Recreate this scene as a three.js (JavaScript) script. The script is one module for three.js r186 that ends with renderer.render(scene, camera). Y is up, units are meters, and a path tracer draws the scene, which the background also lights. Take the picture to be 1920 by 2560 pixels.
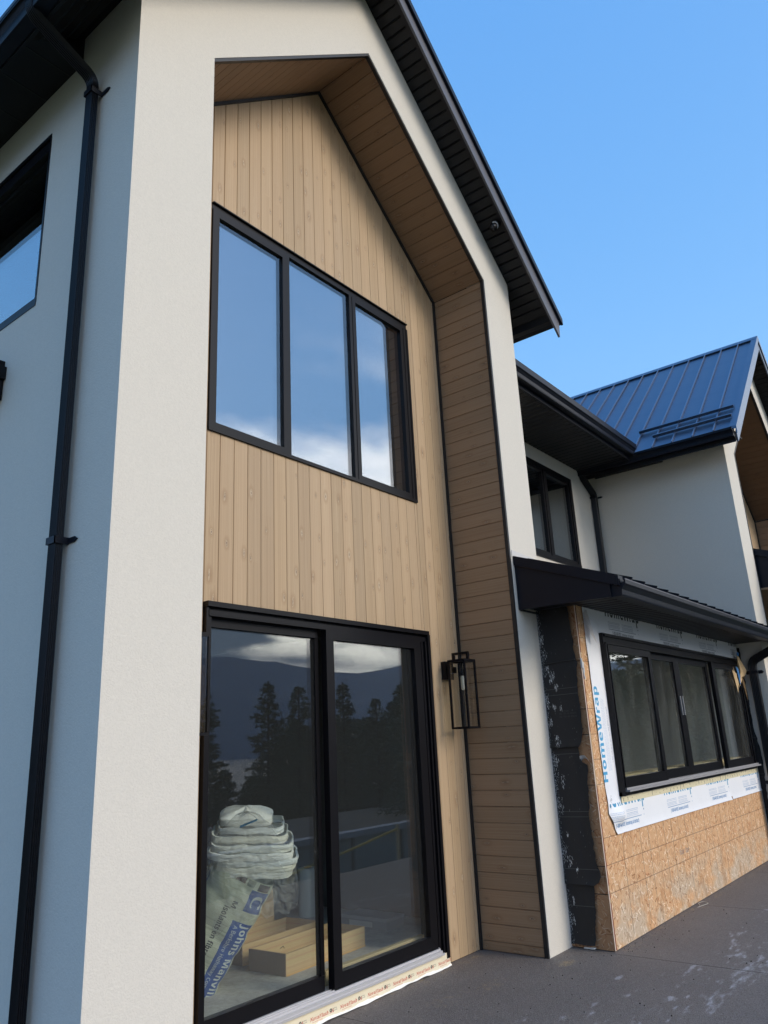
import * as THREE from 'three';
import { mergeGeometries } from 'three/addons/utils/BufferGeometryUtils.js';

// ---------------------------------------------------------------- camera, sky, sun, exposure
const scene = new THREE.Scene();
const camera = new THREE.PerspectiveCamera(67.7, 0.75, 0.05, 30000);
{
  // axes of the camera in the place's frame: x along the facade, y up, z out of the facade
  const right = new THREE.Vector3(0.6239927, -0.04674861, 0.78003056);
  const up = new THREE.Vector3(-0.19946799, 0.95561179, 0.21683778);
  const back = new THREE.Vector3(-0.75554327, -0.29089632, 0.58696993);
  camera.quaternion.setFromRotationMatrix(new THREE.Matrix4().makeBasis(right, up, back));
  camera.position.set(-1.924, 1.6, 3.128);
  camera.updateMatrixWorld();
}
const renderer = new THREE.WebGLRenderer({ antialias: true });
renderer.toneMapping = THREE.LinearToneMapping;
renderer.toneMappingExposure = 1.07;
renderer.shadowMap.enabled = true;

const deg = Math.PI / 180;
const SUN_AZ = 14, SUN_EL = 29;
const sunDir = new THREE.Vector3(Math.sin(SUN_AZ * deg) * Math.cos(SUN_EL * deg), Math.sin(SUN_EL * deg), Math.cos(SUN_AZ * deg) * Math.cos(SUN_EL * deg));

// noise
function rng(seed) { let s = seed >>> 0; return () => { s = (s + 0x6d2b79f5) >>> 0; let t = s; t = Math.imul(t ^ (t >>> 15), t | 1); t ^= t + Math.imul(t ^ (t >>> 7), t | 61); return ((t ^ (t >>> 14)) >>> 0) / 4294967296; }; }
function hash3(x, y, z) { let h = Math.imul(x, 374761393) + Math.imul(y, 668265263) + Math.imul(z, 2147483647 ^ 0x5bd1e995); h = Math.imul(h ^ (h >>> 13), 1274126177); h ^= h >>> 16; return (h >>> 0) / 4294967296; }
const sm = (t) => t * t * (3 - 2 * t), mix = (a, b, t) => a + (b - a) * t, clamp = (x, a = 0, b = 1) => Math.min(b, Math.max(a, x));
const sstep = (a, b, x) => sm(clamp((x - a) / (b - a)));
function noise3(x, y, z) {
  const X = Math.floor(x), Y = Math.floor(y), Z = Math.floor(z), u = sm(x - X), v = sm(y - Y), w = sm(z - Z);
  const L = (k) => mix(mix(hash3(X, Y, Z + k), hash3(X + 1, Y, Z + k), u), mix(hash3(X, Y + 1, Z + k), hash3(X + 1, Y + 1, Z + k), u), v);
  return mix(L(0), L(1), w);
}
function fbm(x, y, z, o = 5) { let a = 0.5, s = 0, t = 0; for (let i = 0; i < o; i++) { s += a * noise3(x, y, z); t += a; x = x * 2.03 + 11.7; y = y * 2.03 + 3.1; z = z * 2.03 + 7.9; a *= 0.5; } return s / t; }
function tileNoise(n, cells, seed, o = 4) { // tileable 2-D fbm, n x n values
  const out = new Float32Array(n * n); let a = 1, tot = 0;
  for (let k = 0; k < o; k++) {
    const c = cells << k;
    for (let j = 0; j < n; j++) for (let i = 0; i < n; i++) {
      const x = (i / n) * c, y = (j / n) * c, X = Math.floor(x), Y = Math.floor(y), u = sm(x - X), v = sm(y - Y), h = (p, q) => hash3((p % c), (q % c), seed + k * 17);
      out[j * n + i] += a * mix(mix(h(X, Y), h(X + 1, Y), u), mix(h(X, Y + 1), h(X + 1, Y + 1), u), v);
    }
    tot += a; a *= 0.55;
  }
  for (let i = 0; i < out.length; i++) out[i] /= tot;
  return out;
}

{ // the sky: clear blue with a hazy horizon; towards the sun a bank of low cloud that thins out into wisps
  const W = 2048, H = 1024, d = new Float32Array(W * H * 4);
  for (let j = 0; j < H; j++) {
    const el = ((j + 0.5) / H - 0.5) * Math.PI, y = Math.sin(el), ce = Math.cos(el);
    for (let i = 0; i < W; i++) {
      const a = ((i + 0.5) / W - 0.5) * 2 * Math.PI, x = Math.cos(a) * ce, z = Math.sin(a) * ce, yy = Math.max(y, 0), k = (j * W + i) * 4;
      const t = Math.min((1 - yy) ** 2, 0.32 + 0.06 * (1 - yy) ** 4), hz = (1 - yy) ** 8;
      let r = 0.102 + 0.342 * t, g = 0.355 + 0.534 * t, b = 0.833 + 0.52 * t;
      r = mix(r, 1.0, hz * 0.9); g = mix(g, 0.90, hz * 0.9); b = mix(b, 1.0, hz * 0.9);
      const c = x * sunDir.x + y * sunDir.y + z * sunDir.z, ang = Math.acos(clamp(c, -1, 1)) / deg;
      const glow = 0.55 * Math.exp(-ang / 22);
      r += glow; g += glow * 0.95; b += glow * 0.88;
      // clouds: on a layer seen in perspective, on the side of the sun
      const side = sstep(0.2, 0.62, (x * 0.26 + z * 0.966) / ce), p = 1 / (yy + 0.16), e = el / deg;
      if (side > 0 && e > -2 && e < 50) {
        const wx = x * p * 1.5, wz = z * p * 1.5, warp = fbm(wx * 0.6 + 3, wz * 0.6, 1.3, 3) * 1.6;
        const n = fbm(wx + warp, wz * 1.25 + warp * 0.6, 5.2, 6), wisp = fbm(wx * 0.8 + warp * 1.8 + 9, wz * 1.9, 2.2, 6);
        const lowbank = sstep(29, 15, e), fine = fbm(wx * 2.6 + warp, wz * 3.4, 7.7, 5), q = 0.5 * n + 0.32 * wisp + 0.26 * fine, cover = clamp(sstep(0.60 - 0.36 * lowbank, 0.76 - 0.36 * lowbank, n) * Math.sqrt(lowbank) * sstep(24, 16, e) + 0.93 * sstep(0, 0.2, q - mix(0.14, 0.76, clamp((e - 17) / 13))) + 0.3 * sstep(0.45, 0.72, wisp) * sstep(40, 24, e)) * side;
        const streak = fbm(Math.atan2(x, z) * 5 + 1.7 + 0.25 * warp, e * 0.75, 8.8, 6) + 0.16 * sstep(46, 41, Math.atan2(x, z) / deg) * sstep(5.5, 7.5, e), dark = sstep(0.43, 0.58, streak) * sstep(14, 9, e);
        const lit = 1.5 + 1.9 * Math.exp(-ang / 26);
        const edge = 1 + 1.5 * sstep(16, 8, e) * sstep(0.35, 0.65, fbm(wx * 1.7, wz * 2.6, 3.3, 4));
        let cr = 1.03 * lit * edge, cg = 1.02 * lit * edge, cb = 1.02 * lit * (1 + 0.86 * (edge - 1));
        cr = mix(cr, 0.30, dark); cg = mix(cg, 0.44, dark); cb = mix(cb, 0.64, dark);
        r = mix(r, cr, cover); g = mix(g, cg, cover); b = mix(b, cb, cover);
      }
      d[k] = r; d[k + 1] = g; d[k + 2] = b; d[k + 3] = 1;
    }
  }
  const sky = new THREE.DataTexture(d, W, H, THREE.RGBAFormat, THREE.FloatType);
  sky.mapping = THREE.EquirectangularReflectionMapping; sky.magFilter = THREE.LinearFilter; sky.minFilter = THREE.LinearFilter; sky.wrapS = THREE.RepeatWrapping; sky.needsUpdate = true;
  scene.background = sky; scene.environment = sky;
}
const sun = new THREE.DirectionalLight(new THREE.Color().setRGB(1.0, 0.89, 0.74), 2.1);
sun.position.copy(sunDir).multiplyScalar(60).add(new THREE.Vector3(5, 0, 0)); sun.target.position.set(5, 0, 0);
sun.castShadow = true; sun.shadow.radius = 48; sun.shadow.mapSize.set(2048, 2048);
Object.assign(sun.shadow.camera, { left: -20, right: 20, top: 20, bottom: -20, near: 1, far: 140 });
scene.add(sun, sun.target);
scene.fog = new THREE.FogExp2(new THREE.Color().setRGB(0.78, 0.88, 1.0), 0.00006);

// ---------------------------------------------------------------- helpers
const used = new Map();
function numbered(name) { const n = used.get(name) || 0; used.set(name, n + 1); return n ? `${name}_${String(n).padStart(3, '0')}` : name; }
function thing(name, label, category, group) { const o = new THREE.Group(); o.name = numbered(name); o.userData = { label, category }; if (group) o.userData.group = group; scene.add(o); return o; }
function tag(o, label, category, group) { o.userData.label = label; o.userData.category = category; if (group) o.userData.group = group; return o; }
function uvm(g) { // planar uv in metres, by the face's main direction
  if (g.index) g = g.toNonIndexed();
  const p = g.attributes.position, n = g.attributes.normal, uv = new Float32Array(p.count * 2);
  for (let i = 0; i < p.count; i++) {
    const ax = Math.abs(n.getX(i)), ay = Math.abs(n.getY(i)), az = Math.abs(n.getZ(i));
    if (az >= ax && az >= ay) { uv[2 * i] = p.getX(i); uv[2 * i + 1] = p.getY(i); }
    else if (ax >= ay) { uv[2 * i] = p.getZ(i); uv[2 * i + 1] = p.getY(i); }
    else { uv[2 * i] = p.getX(i); uv[2 * i + 1] = p.getZ(i); }
  }
  g.setAttribute('uv', new THREE.BufferAttribute(uv, 2));
  return g;
}
function box(x0, x1, y0, y1, z0, z1) { const g = new THREE.BoxGeometry(Math.abs(x1 - x0), Math.abs(y1 - y0), Math.abs(z1 - z0)); g.translate((x0 + x1) / 2, (y0 + y1) / 2, (z0 + z1) / 2); return uvm(g); }
function poly(points, depth, place, holes = []) { // an extruded outline; place turns the outline's plane into the world
  const s = new THREE.Shape(points.map(([a, b]) => new THREE.Vector2(a, b)));
  for (const h of holes) s.holes.push(new THREE.Path(h.map(([a, b]) => new THREE.Vector2(a, b))));
  const g = new THREE.ExtrudeGeometry(s, { depth, bevelEnabled: false });
  if (place) g.applyMatrix4(place);
  return uvm(g);
}
const M4 = (x, y, z, o = [0, 0, 0]) => new THREE.Matrix4().makeBasis(new THREE.Vector3(...x), new THREE.Vector3(...y), new THREE.Vector3(...z)).setPosition(...o);
const T = (x, y, z) => new THREE.Matrix4().makeTranslation(x, y, z);
const alongX = (x) => M4([0, 0, 1], [0, 1, 0], [-1, 0, 0], [x, 0, 0]); // outline (z, y), extruded towards -x from x
function bar(a, b, w, h, upv = [0, 1, 0]) { // a box from a to b, w wide and h high
  const A = new THREE.Vector3(...a), B = new THREE.Vector3(...b), d = B.clone().sub(A), L = d.length(); d.normalize();
  const r = new THREE.Vector3().crossVectors(d, new THREE.Vector3(...upv)).normalize(), u = new THREE.Vector3().crossVectors(r, d);
  const g = new THREE.BoxGeometry(w, h, L); g.applyMatrix4(new THREE.Matrix4().makeBasis(r, u, d.clone().negate())); g.translate((a[0] + b[0]) / 2, (a[1] + b[1]) / 2, (a[2] + b[2]) / 2);
  return uvm(g);
}
function mesh(name, geos, mat, parent) {
  const list = (Array.isArray(geos) ? geos : [geos]).map((g) => (g.index ? g.toNonIndexed() : g));
  for (const g of list) for (const k of Object.keys(g.attributes)) if (!['position', 'normal', 'uv'].includes(k)) g.deleteAttribute(k);
  const m = new THREE.Mesh(list.length > 1 ? mergeGeometries(list) : list[0], mat);
  m.name = parent ? name : numbered(name); m.castShadow = m.receiveShadow = true;
  (parent || scene).add(m);
  return m;
}
function struct(o, label) { o.userData.kind = 'structure'; if (label) o.userData.label = label; return o; }
function canvasTex(w, h, draw, { srgb = true, repeat, wrap = true, offset } = {}) {
  const c = document.createElement('canvas'); c.width = w; c.height = h; draw(c.getContext('2d'), w, h);
  const t = new THREE.CanvasTexture(c); if (srgb) t.colorSpace = THREE.SRGBColorSpace;
  t.wrapS = t.wrapT = wrap ? THREE.RepeatWrapping : THREE.ClampToEdgeWrapping;
  if (repeat) t.repeat.set(...repeat); if (offset) t.offset.set(...offset);
  return t;
}
function noiseTex(n, f, { srgb = false, repeat = [1, 1] } = {}) { // f(i, j) -> [r, g, b] 0..1
  const d = new Uint8Array(n * n * 4);
  for (let j = 0; j < n; j++) for (let i = 0; i < n; i++) { const c = f(i, j), k = (j * n + i) * 4; for (let q = 0; q < 3; q++) d[k + q] = clamp(c[q]) * 255; d[k + 3] = 255; }
  const t = new THREE.DataTexture(d, n, n); if (srgb) t.colorSpace = THREE.SRGBColorSpace;
  t.magFilter = THREE.LinearFilter; t.minFilter = THREE.LinearFilter; t.wrapS = t.wrapT = THREE.RepeatWrapping; t.repeat.set(...repeat); t.needsUpdate = true;
  return t;
}
const lin = (r, g, b) => new THREE.Color().setRGB(r, g, b);
const std = (color, rough, extra = {}) => new THREE.MeshStandardMaterial({ color: lin(...color), roughness: rough, ...extra });

// ---------------------------------------------------------------- materials
const nA = tileNoise(512, 24, 3, 4), nB = tileNoise(512, 3, 9, 5), nC = tileNoise(512, 64, 21, 2), nD = tileNoise(512, 6, 31, 5);
const stuccoBump = noiseTex(512, (i, j) => { const v = nC[j * 512 + i]; return [v, v, v]; }, { repeat: [2.6, 2.6] });
const stuccoMap = noiseTex(512, (i, j) => { const v = 0.852 + 0.03 * (nC[j * 512 + i] - 0.5); return [v, v * 0.969, v * 0.912]; }, { srgb: true, repeat: [1.9, 1.9] });
const stucco = new THREE.MeshStandardMaterial({ map: stuccoMap, bumpMap: stuccoBump, bumpScale: 0.0009, roughness: 0.93 });

// stained knotty boards: eight lanes side by side, four metres long
const LANES = 8, LANE_L = 4;
function woodCanvas(g, w, h) {
  const r = rng(77), lw = w / LANES;
  for (let k = 0; k < LANES; k++) {
    const x0 = k * lw, tone = 0.95 + 0.1 * r(), R = 200 * tone, G = 172 * tone, B = 137 * tone;
    g.save(); g.beginPath(); g.rect(x0, 0, lw, h); g.clip();
    g.fillStyle = `rgb(${R | 0},${G | 0},${B | 0})`; g.fillRect(x0, 0, lw, h);
    // knots first decide how the grain bends
    const knots = []; for (let y = h * 0.02 + r() * h * 0.06; y < h; y += h * (0.05 + 0.17 * r())) knots.push([x0 + lw * (0.15 + 0.7 * r()), y, lw * (0.04 + 0.09 * r() * r()), lw * (0.05 + 0.12 * r())]);
    const heart = x0 + lw * (0.3 + 0.4 * r()), flame = h * (0.2 + 0.6 * r());
    for (let q = 0; q < 34; q++) {
      const dark = r() < 0.5, bx = x0 + lw * ((q + r() * 0.8) / 34);
      g.strokeStyle = dark ? `rgba(120,88,58,${0.09 + 0.20 * r()})` : `rgba(232,210,178,${0.09 + 0.24 * r()})`; g.lineWidth = 0.6 + 1.5 * r(); g.beginPath();
      const ph = r() * 9;
      for (let y = 0; y <= h; y += 10) {
        let x = bx + Math.sin(y * 0.006 + ph) * 2.2 + Math.sin(y * 0.021 + ph * 2) * 0.8;
        const fl = (x - heart) / lw; x += fl * 10 * Math.exp(-(((y - flame) / (h * 0.12)) ** 2));
        for (const [kx, ky, ka, kb] of knots) { const dy = (y - ky) / (kb * 2.4), dx = x - kx; if (Math.abs(dy) < 2.5) x += Math.sign(dx || 1) * ka * 1.5 * Math.exp(-dy * dy) * Math.exp(-Math.abs(dx) / (ka * 2.2)); }
        y ? g.lineTo(x, y) : g.moveTo(x, y);
      }
      g.stroke();
    }
    for (let q = 0; q < 5; q++) { // cathedral figure
      const cy = r() * h, cx = x0 + lw * (0.35 + 0.3 * r()), cw = lw * (0.10 + 0.13 * r()), ch = h * (0.03 + 0.05 * r());
      g.strokeStyle = `rgba(226,204,172,${0.22 + 0.16 * r()})`; g.lineWidth = 1.4;
      for (let s = 1; s < 4; s++) { g.beginPath(); g.moveTo(cx - cw * s * 0.4, cy + ch); g.quadraticCurveTo(cx - cw * s * 0.15, cy - ch * s * 0.3, cx, cy - ch * s * 0.5); g.quadraticCurveTo(cx + cw * s * 0.15, cy - ch * s * 0.3, cx + cw * s * 0.4, cy + ch); g.stroke(); }
    }
    for (const [kx, ky, ka, kb] of knots) {
      const tilt = (r() - 0.5) * 0.7; g.save(); g.translate(kx, ky); g.rotate(tilt);
      const gr = g.createRadialGradient(0, 0, ka * 0.2, 0, 0, kb * 2); gr.addColorStop(0, 'rgba(146,110,76,0.6)'); gr.addColorStop(1, 'rgba(175,140,104,0)'); g.fillStyle = gr; g.fillRect(-kb * 2, -kb * 2, kb * 4, kb * 4);
      const pale = g.createRadialGradient(0, 0, 0, 0, 0, kb * 1.15); pale.addColorStop(0, 'rgba(224,208,184,0.8)'); pale.addColorStop(0.7, 'rgba(214,194,164,0.55)'); pale.addColorStop(1, 'rgba(200,176,140,0)'); g.fillStyle = pale; g.beginPath(); g.ellipse(0, 0, ka * 1.2, kb * 1.15, 0, 0, 7); g.fill();
      for (let q = 1; q <= 4; q++) { g.strokeStyle = q % 2 ? `rgba(104,74,48,${0.45 + 0.4 * r()})` : 'rgba(226,208,180,0.4)'; g.lineWidth = 0.8 + r(); g.beginPath(); const f = q / 4.2; g.ellipse((r() - 0.5) * 2, (r() - 0.5) * 3, ka * f, kb * f, r() * 0.4, r() * 6, r() * 6 + 2.5); g.stroke(); }
      g.strokeStyle = 'rgba(84,58,38,0.85)'; g.lineWidth = 2.2; g.beginPath(); g.moveTo(-ka * 0.3 * r(), -kb * 0.4 * r()); g.lineTo(ka * 0.3 * r(), kb * 0.35 * r()); g.moveTo(-ka * 0.2, kb * 0.2 * r()); g.lineTo(ka * 0.35 * r(), -kb * 0.2); g.stroke();
      g.restore();
    }
    g.restore();
  }
}
const woodTex = canvasTex(1024, 2048, woodCanvas);
const wood = new THREE.MeshStandardMaterial({ map: woodTex, color: lin(0.80, 0.78, 0.75), roughness: 0.62, bumpMap: woodTex, bumpScale: 0.0008 });
const woodShade = new THREE.MeshStandardMaterial({ map: woodTex, color: lin(0.56, 0.50, 0.46), roughness: 0.62 });  // same stained boards tinted down: shade of the reveals put into the colour

const woodShadeMid = new THREE.MeshStandardMaterial({ map: woodTex, color: lin(0.47, 0.41, 0.385), roughness: 0.62 }), woodShadeDeep = new THREE.MeshStandardMaterial({ map: woodTex, color: lin(0.27, 0.22, 0.20), roughness: 0.62 });  // recess shade put into the wood tint, deepest for the right gable ceiling
const grain = noiseTex(256, (i, j) => { const v = nC[(j * 2) * 512 + i * 2]; return [v, v, v]; }, { repeat: [9, 9] });
const blackMetal = new THREE.MeshPhysicalMaterial({ color: lin(0.0075, 0.0095, 0.016), roughness: 0.40, specularIntensity: 0.4 });
const pipeMetal = new THREE.MeshPhysicalMaterial({ color: lin(0.0065, 0.007, 0.0085), roughness: 0.3, specularIntensity: 0.5 });
const fasciaMetal = std([0.105, 0.105, 0.122], 0.42, { bumpMap: grain, bumpScale: 0.0004 });
const blackFrame = new THREE.MeshPhysicalMaterial({ color: lin(0.0055, 0.005, 0.0065), roughness: 0.36, specularIntensity: 0.45 });
const trimBlack = std([0.012, 0.012, 0.013], 0.5);
const soffitMetal = new THREE.MeshPhysicalMaterial({ color: lin(0.0105, 0.0105, 0.0125), roughness: 0.46, specularIntensity: 0.5 });
const roofMetal = std([0.135, 0.18, 0.25], 0.36, { metalness: 0.85, bumpMap: noiseTex(256, (i, j) => { const v = nB[(j * 2) * 512 + i * 2]; return [v, v, v]; }, { repeat: [1.3, 0.5] }), bumpScale: 0.004 });
const gapBrown = std([0.06, 0.042, 0.028], 0.9);
const woodTones = [0.95, 0.98, 1.0, 1.02, 1.045].map((k, i) => { const m = wood.clone(); m.color = lin(0.80 * k, 0.79 * k * (i % 2 ? 0.99 : 1), 0.775 * k * (i % 2 ? 0.97 : 1)); return m; });
const ribMetal = std([0.26, 0.31, 0.40], 0.34, { metalness: 0.85 });
const darkVoid = std([0.02, 0.02, 0.02], 0.9);
const alu = std([0.62, 0.60, 0.60], 0.4, { metalness: 0.35 });
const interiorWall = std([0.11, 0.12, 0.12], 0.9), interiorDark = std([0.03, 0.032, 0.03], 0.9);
const subfloor = new THREE.MeshStandardMaterial({ map: noiseTex(512, (i, j) => { const v = 0.70 + 0.22 * (nD[j * 512 + i] - 0.5) + 0.1 * (nC[j * 512 + i] - 0.5); return [v, v * 0.985, v * 0.95]; }, { srgb: true, repeat: [0.7, 0.7] }), roughness: 0.85 });
const glassDoor = new THREE.MeshPhysicalMaterial({ color: lin(0.95, 0.97, 0.95), transmission: 1, thickness: 0, roughness: 0.0, ior: 1.78 });
const glassUpper = new THREE.MeshPhysicalMaterial({ color: lin(0.95, 0.96, 0.96), transmission: 1, thickness: 0, roughness: 0.0, ior: 2.2 });
const glassCoated = new THREE.MeshPhysicalMaterial({ color: lin(0.40, 0.43, 0.46), metalness: 1, roughness: 0.0 });
const glassClear = new THREE.MeshPhysicalMaterial({ color: lin(0.93, 0.95, 0.94), transmission: 1, thickness: 0, roughness: 0.0, ior: 1.9 });
const lumber = std([0.55, 0.43, 0.24], 0.75);
const ply = new THREE.MeshStandardMaterial({ map: canvasTex(512, 512, (g, w, h) => { const r = rng(5); g.fillStyle = '#c9ae82'; g.fillRect(0, 0, w, h); for (let k = 0; k < 160; k++) { g.strokeStyle = `rgba(${140 + 60 * r() | 0},${105 + 50 * r() | 0},${70 + 40 * r() | 0},0.18)`; g.lineWidth = 1 + 3 * r(); g.beginPath(); const y = r() * h; g.moveTo(0, y); g.bezierCurveTo(w * 0.3, y + 12 * (r() - 0.5), w * 0.6, y + 20 * (r() - 0.5), w, y); g.stroke(); } }, { repeat: [1.6, 2.4] }), roughness: 0.7 });

// ---------------------------------------------------------------- pieces made in loops
const rp = rng(2024);
const quadGeo = (quads, uvs) => { // quads of four points, each with its uv
  const P = [], U = [];
  quads.forEach((q, k) => { for (const i of [0, 1, 2, 0, 2, 3]) { P.push(...q[i]); U.push(...uvs[k][i]); } });
  const g = new THREE.BufferGeometry(); g.setAttribute('position', new THREE.Float32BufferAttribute(P, 3)); g.setAttribute('uv', new THREE.Float32BufferAttribute(U, 2)); g.computeVertexNormals(); return g;
};
// a board w wide (local x), from y = y0(x) to y1(x), its face at z = 0 with chamfered long edges
function plank(w, y0, y1, { t = 0.018, b = 0.0034, gap = 0.0009 } = {}) {
  const h = w / 2 - gap, f0 = typeof y0 === 'function' ? y0 : () => y0, f1 = typeof y1 === 'function' ? y1 : () => y1;
  const lane = Math.floor(rp() * LANES), off = rp() * LANE_L, flip = rp() < 0.5 ? 1 : -1;
  const xs = [[-h, -t], [-h, -b * 1.3], [-h + b, 0], [h - b, 0], [h, -b * 1.3], [h, -t]], Q = [], U = [];
  const uv = (x, y) => [(lane + clamp(0.5 + (flip * x) / 0.125, 0.02, 0.98)) / LANES, (off + y) / LANE_L];
  for (let i = 0; i < 5; i++) { const [xa, za] = xs[i], [xb, zb] = xs[i + 1], p = [[xa, f0(xa), za], [xb, f0(xb), zb], [xb, f1(xb), zb], [xa, f1(xa), za]]; Q.push(p); U.push(p.map((v) => uv(v[0], v[1]))); }
  for (const f of [f0, f1]) { const p = [[-h, f(-h), -t], [-h + b, f(-h + b), 0], [h - b, f(h - b), 0], [h, f(h), -t]]; if (f === f0) p.reverse(); Q.push(p); U.push(p.map((v) => uv(v[0], v[1] + v[2]))); }
  return quadGeo(Q, U);
}
function put(name, geo, m4, mat, parent) { geo.applyMatrix4(m4); return mesh(name, geo, mat, parent); }
const KPROF = [[0, 0], [0.078, 0], [0.082, 0.012], [0.086, 0.05], [0.104, 0.078], [0.122, 0.092], [0.122, 0.125], [0.112, 0.125], [0.108, 0.104], [0.012, 0.09], [0.012, 0.125], [0, 0.125]];
const gutterGeo = (L, place, s = 1) => poly(KPROF.map(([a, b]) => [a * s, b * s]), L, place);
function sweep(frames, profile) { // profile in (a, b); each frame: origin o, axes a and b
  const n = profile.length, Q = [], U = []; let len = 0;
  const at = (f, [p, q]) => [f.o[0] + f.a[0] * p + f.b[0] * q, f.o[1] + f.a[1] * p + f.b[1] * q, f.o[2] + f.a[2] * p + f.b[2] * q];
  for (let k = 0; k + 1 < frames.length; k++) for (let i = 0; i < n; i++) { const j = (i + 1) % n; Q.push([at(frames[k], profile[i]), at(frames[k], profile[j]), at(frames[k + 1], profile[j]), at(frames[k + 1], profile[i])]); U.push([[0, 0], [1, 0], [1, 1], [0, 1]]); }
  return quadGeo(Q, U);
}
// outline of a fluted downspout: deep along a, wide along b, three grooves on each side
function spoutProfile(wa, wb) {
  const out = [], side = (x0, y0, x1, y1, nx, ny) => { const L = 9; for (let i = 0; i < L; i++) { const t = (i + 0.5) / L * 0.84 + 0.08, d = i % 2 ? -0.0045 : 0; out.push([x0 + (x1 - x0) * t + nx * d, y0 + (y1 - y0) * t + ny * d]); } };
  const A = wa / 2, B = wb / 2;
  side(-A, -B, A, -B, 0, -1); side(A, -B, A, B, 1, 0); side(A, B, -A, B, 0, 1); side(-A, B, -A, -B, -1, 0);
  return out;
}
function pathFrames(pts, r, zAxis) { // a path in a plane with normal zAxis; corners rounded with radius r
  const V = pts.map((p) => new THREE.Vector3(...p)), Z = new THREE.Vector3(...zAxis), pos = [], dir = [];
  for (let i = 0; i < V.length; i++) {
    if (i === 0 || i === V.length - 1) { const d = i ? V[i].clone().sub(V[i - 1]) : V[1].clone().sub(V[0]); pos.push(V[i]); dir.push(d.normalize()); continue; }
    const d0 = V[i].clone().sub(V[i - 1]).normalize(), d1 = V[i + 1].clone().sub(V[i]).normalize(), ang = d0.angleTo(d1), cut = r * Math.tan(ang / 2);
    for (let s = 0; s <= 8; s++) { const t = s / 8, a = V[i].clone().addScaledVector(d0, -cut), b = V[i].clone().addScaledVector(d1, cut), m = V[i].clone(); pos.push(a.multiplyScalar((1 - t) ** 2).addScaledVector(m, 2 * t * (1 - t)).addScaledVector(b, t * t)); dir.push(d0.clone().multiplyScalar(1 - t).addScaledVector(d1, t).normalize()); }
  }
  return pos.map((p, i) => { const a = new THREE.Vector3().crossVectors(dir[i], Z).normalize(); return { o: p.toArray(), a: a.toArray(), b: Z.toArray() }; });
}

// ---------------------------------------------------------------- the house
const house = thing('house', 'unfinished stucco house with wood-clad gable recess and black metal roofs', 'house');
const FZ = 0, BZ = -0.6;                 // front stucco face, wood wall face
const RL = 0.54, RR = 3.86, RC = 2.2, RS = 5.885, RA = 7.315, RK = (RA - RS) / (RC - RL); // recess outline
const MW = 4.36, MC = 2.18, SK = 0.857;   // main block width, ridge, pitch
const soffY = (x) => 7.94 - SK * Math.abs(x - MC);
const recY = (x) => RA - RK * Math.abs(x - RC);

// stucco walls of the gabled block
const OE = 0.014; // the stucco stops short of the lining; a trim covers the edge
mesh('front_wall', poly([[0, 0], [RL + 0.007, 0], [RL + 0.007, RS + 0.026], [RC, RA + OE * 1.32], [RR + OE, RS + OE * 0.4], [RR + OE, 0], [MW, 0], [MW, soffY(MW)], [MC, soffY(MC)], [0, soffY(0)]], 0.2, T(0, 0, -0.2)), stucco, house);
const WL = { z0: -2.55, z1: -0.955, y0: 4.24, y1: 5.51 };
mesh('side_wall', poly([[-9, 0], [-0.2, 0], [-0.2, soffY(0)], [-9, soffY(0)]], 0.2, alongX(0.2), [[[WL.z0, WL.y0], [WL.z0, WL.y1], [WL.z1, WL.y1], [WL.z1, WL.y0]]]), stucco, house);
mesh('side_wall', box(MW - 0.2, MW, 0, soffY(MW), -9, -0.2), stucco, house);
mesh('rear_wall', poly([[0.2, 0], [MW - 0.2, 0], [MW - 0.2, soffY(MW) - 0.05], [MC, soffY(MC) - 0.05], [0.2, soffY(0) - 0.05]], 0.2, T(0, 0, -9)), stucco, house);

// wood wall: dark backing with openings, boards in front
const W1 = { x0: 1.03, x1: 3.352, y0: 3.628, y1: 5.412 }, D1 = { x0: 1.028, x1: 3.347, y0: 0.1, y1: 2.488 };
const woodWall = mesh('wood_wall', poly([[RL - 0.05, 0], [RL - 0.05, RS + 0.02], [RC, RA + 0.08], [RR + 0.05, RS + 0.02], [RR + 0.05, 0]], 0.02, T(0, 0, BZ - 0.04), [
  [[W1.x0 + 0.01, W1.y0 + 0.01], [W1.x1 - 0.01, W1.y0 + 0.01], [W1.x1 - 0.01, W1.y1 - 0.01], [W1.x0 + 0.01, W1.y1 - 0.01]], [[D1.x0 + 0.01, 0.02], [D1.x1 - 0.01, 0.02], [D1.x1 - 0.01, D1.y1 - 0.01], [D1.x0 + 0.01, D1.y1 - 0.01]]]), gapBrown, house);
const BP = 0.1208;
{
  const add = (xc, w, y0, y1) => put('board', plank(w, y0, typeof y1 === 'function' ? (x) => y1(x + xc) : y1), T(xc, 0, BZ), woodTones[Math.floor(rp() * 5)], woodWall);
  for (let k = 0; k < 28; k++) {
    let a = 0.5358 + BP * k, b = a + BP; a = Math.max(a, RL); b = Math.min(b, RR);
    if (b - a < 0.01) continue;
    const segs = []; // [x0, x1, y0, y1] where openings cut the board
    const edges = [a, b, ...[W1.x0, W1.x1].filter((v) => v > a + 0.004 && v < b - 0.004)].sort((p, q) => p - q);
    for (let i = 0; i + 1 < edges.length; i++) {
      const x0 = edges[i], x1 = edges[i + 1], m = (x0 + x1) / 2;
      if (m > W1.x0 && m < W1.x1) segs.push([x0, x1, W1.y1, recY], [x0, x1, D1.y1, W1.y0]); else segs.push([x0, x1, 0.003, recY]);
    }
    for (const [x0, x1, y0, y1] of segs) add((x0 + x1) / 2, x1 - x0, y0, y1);
  }
}
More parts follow.
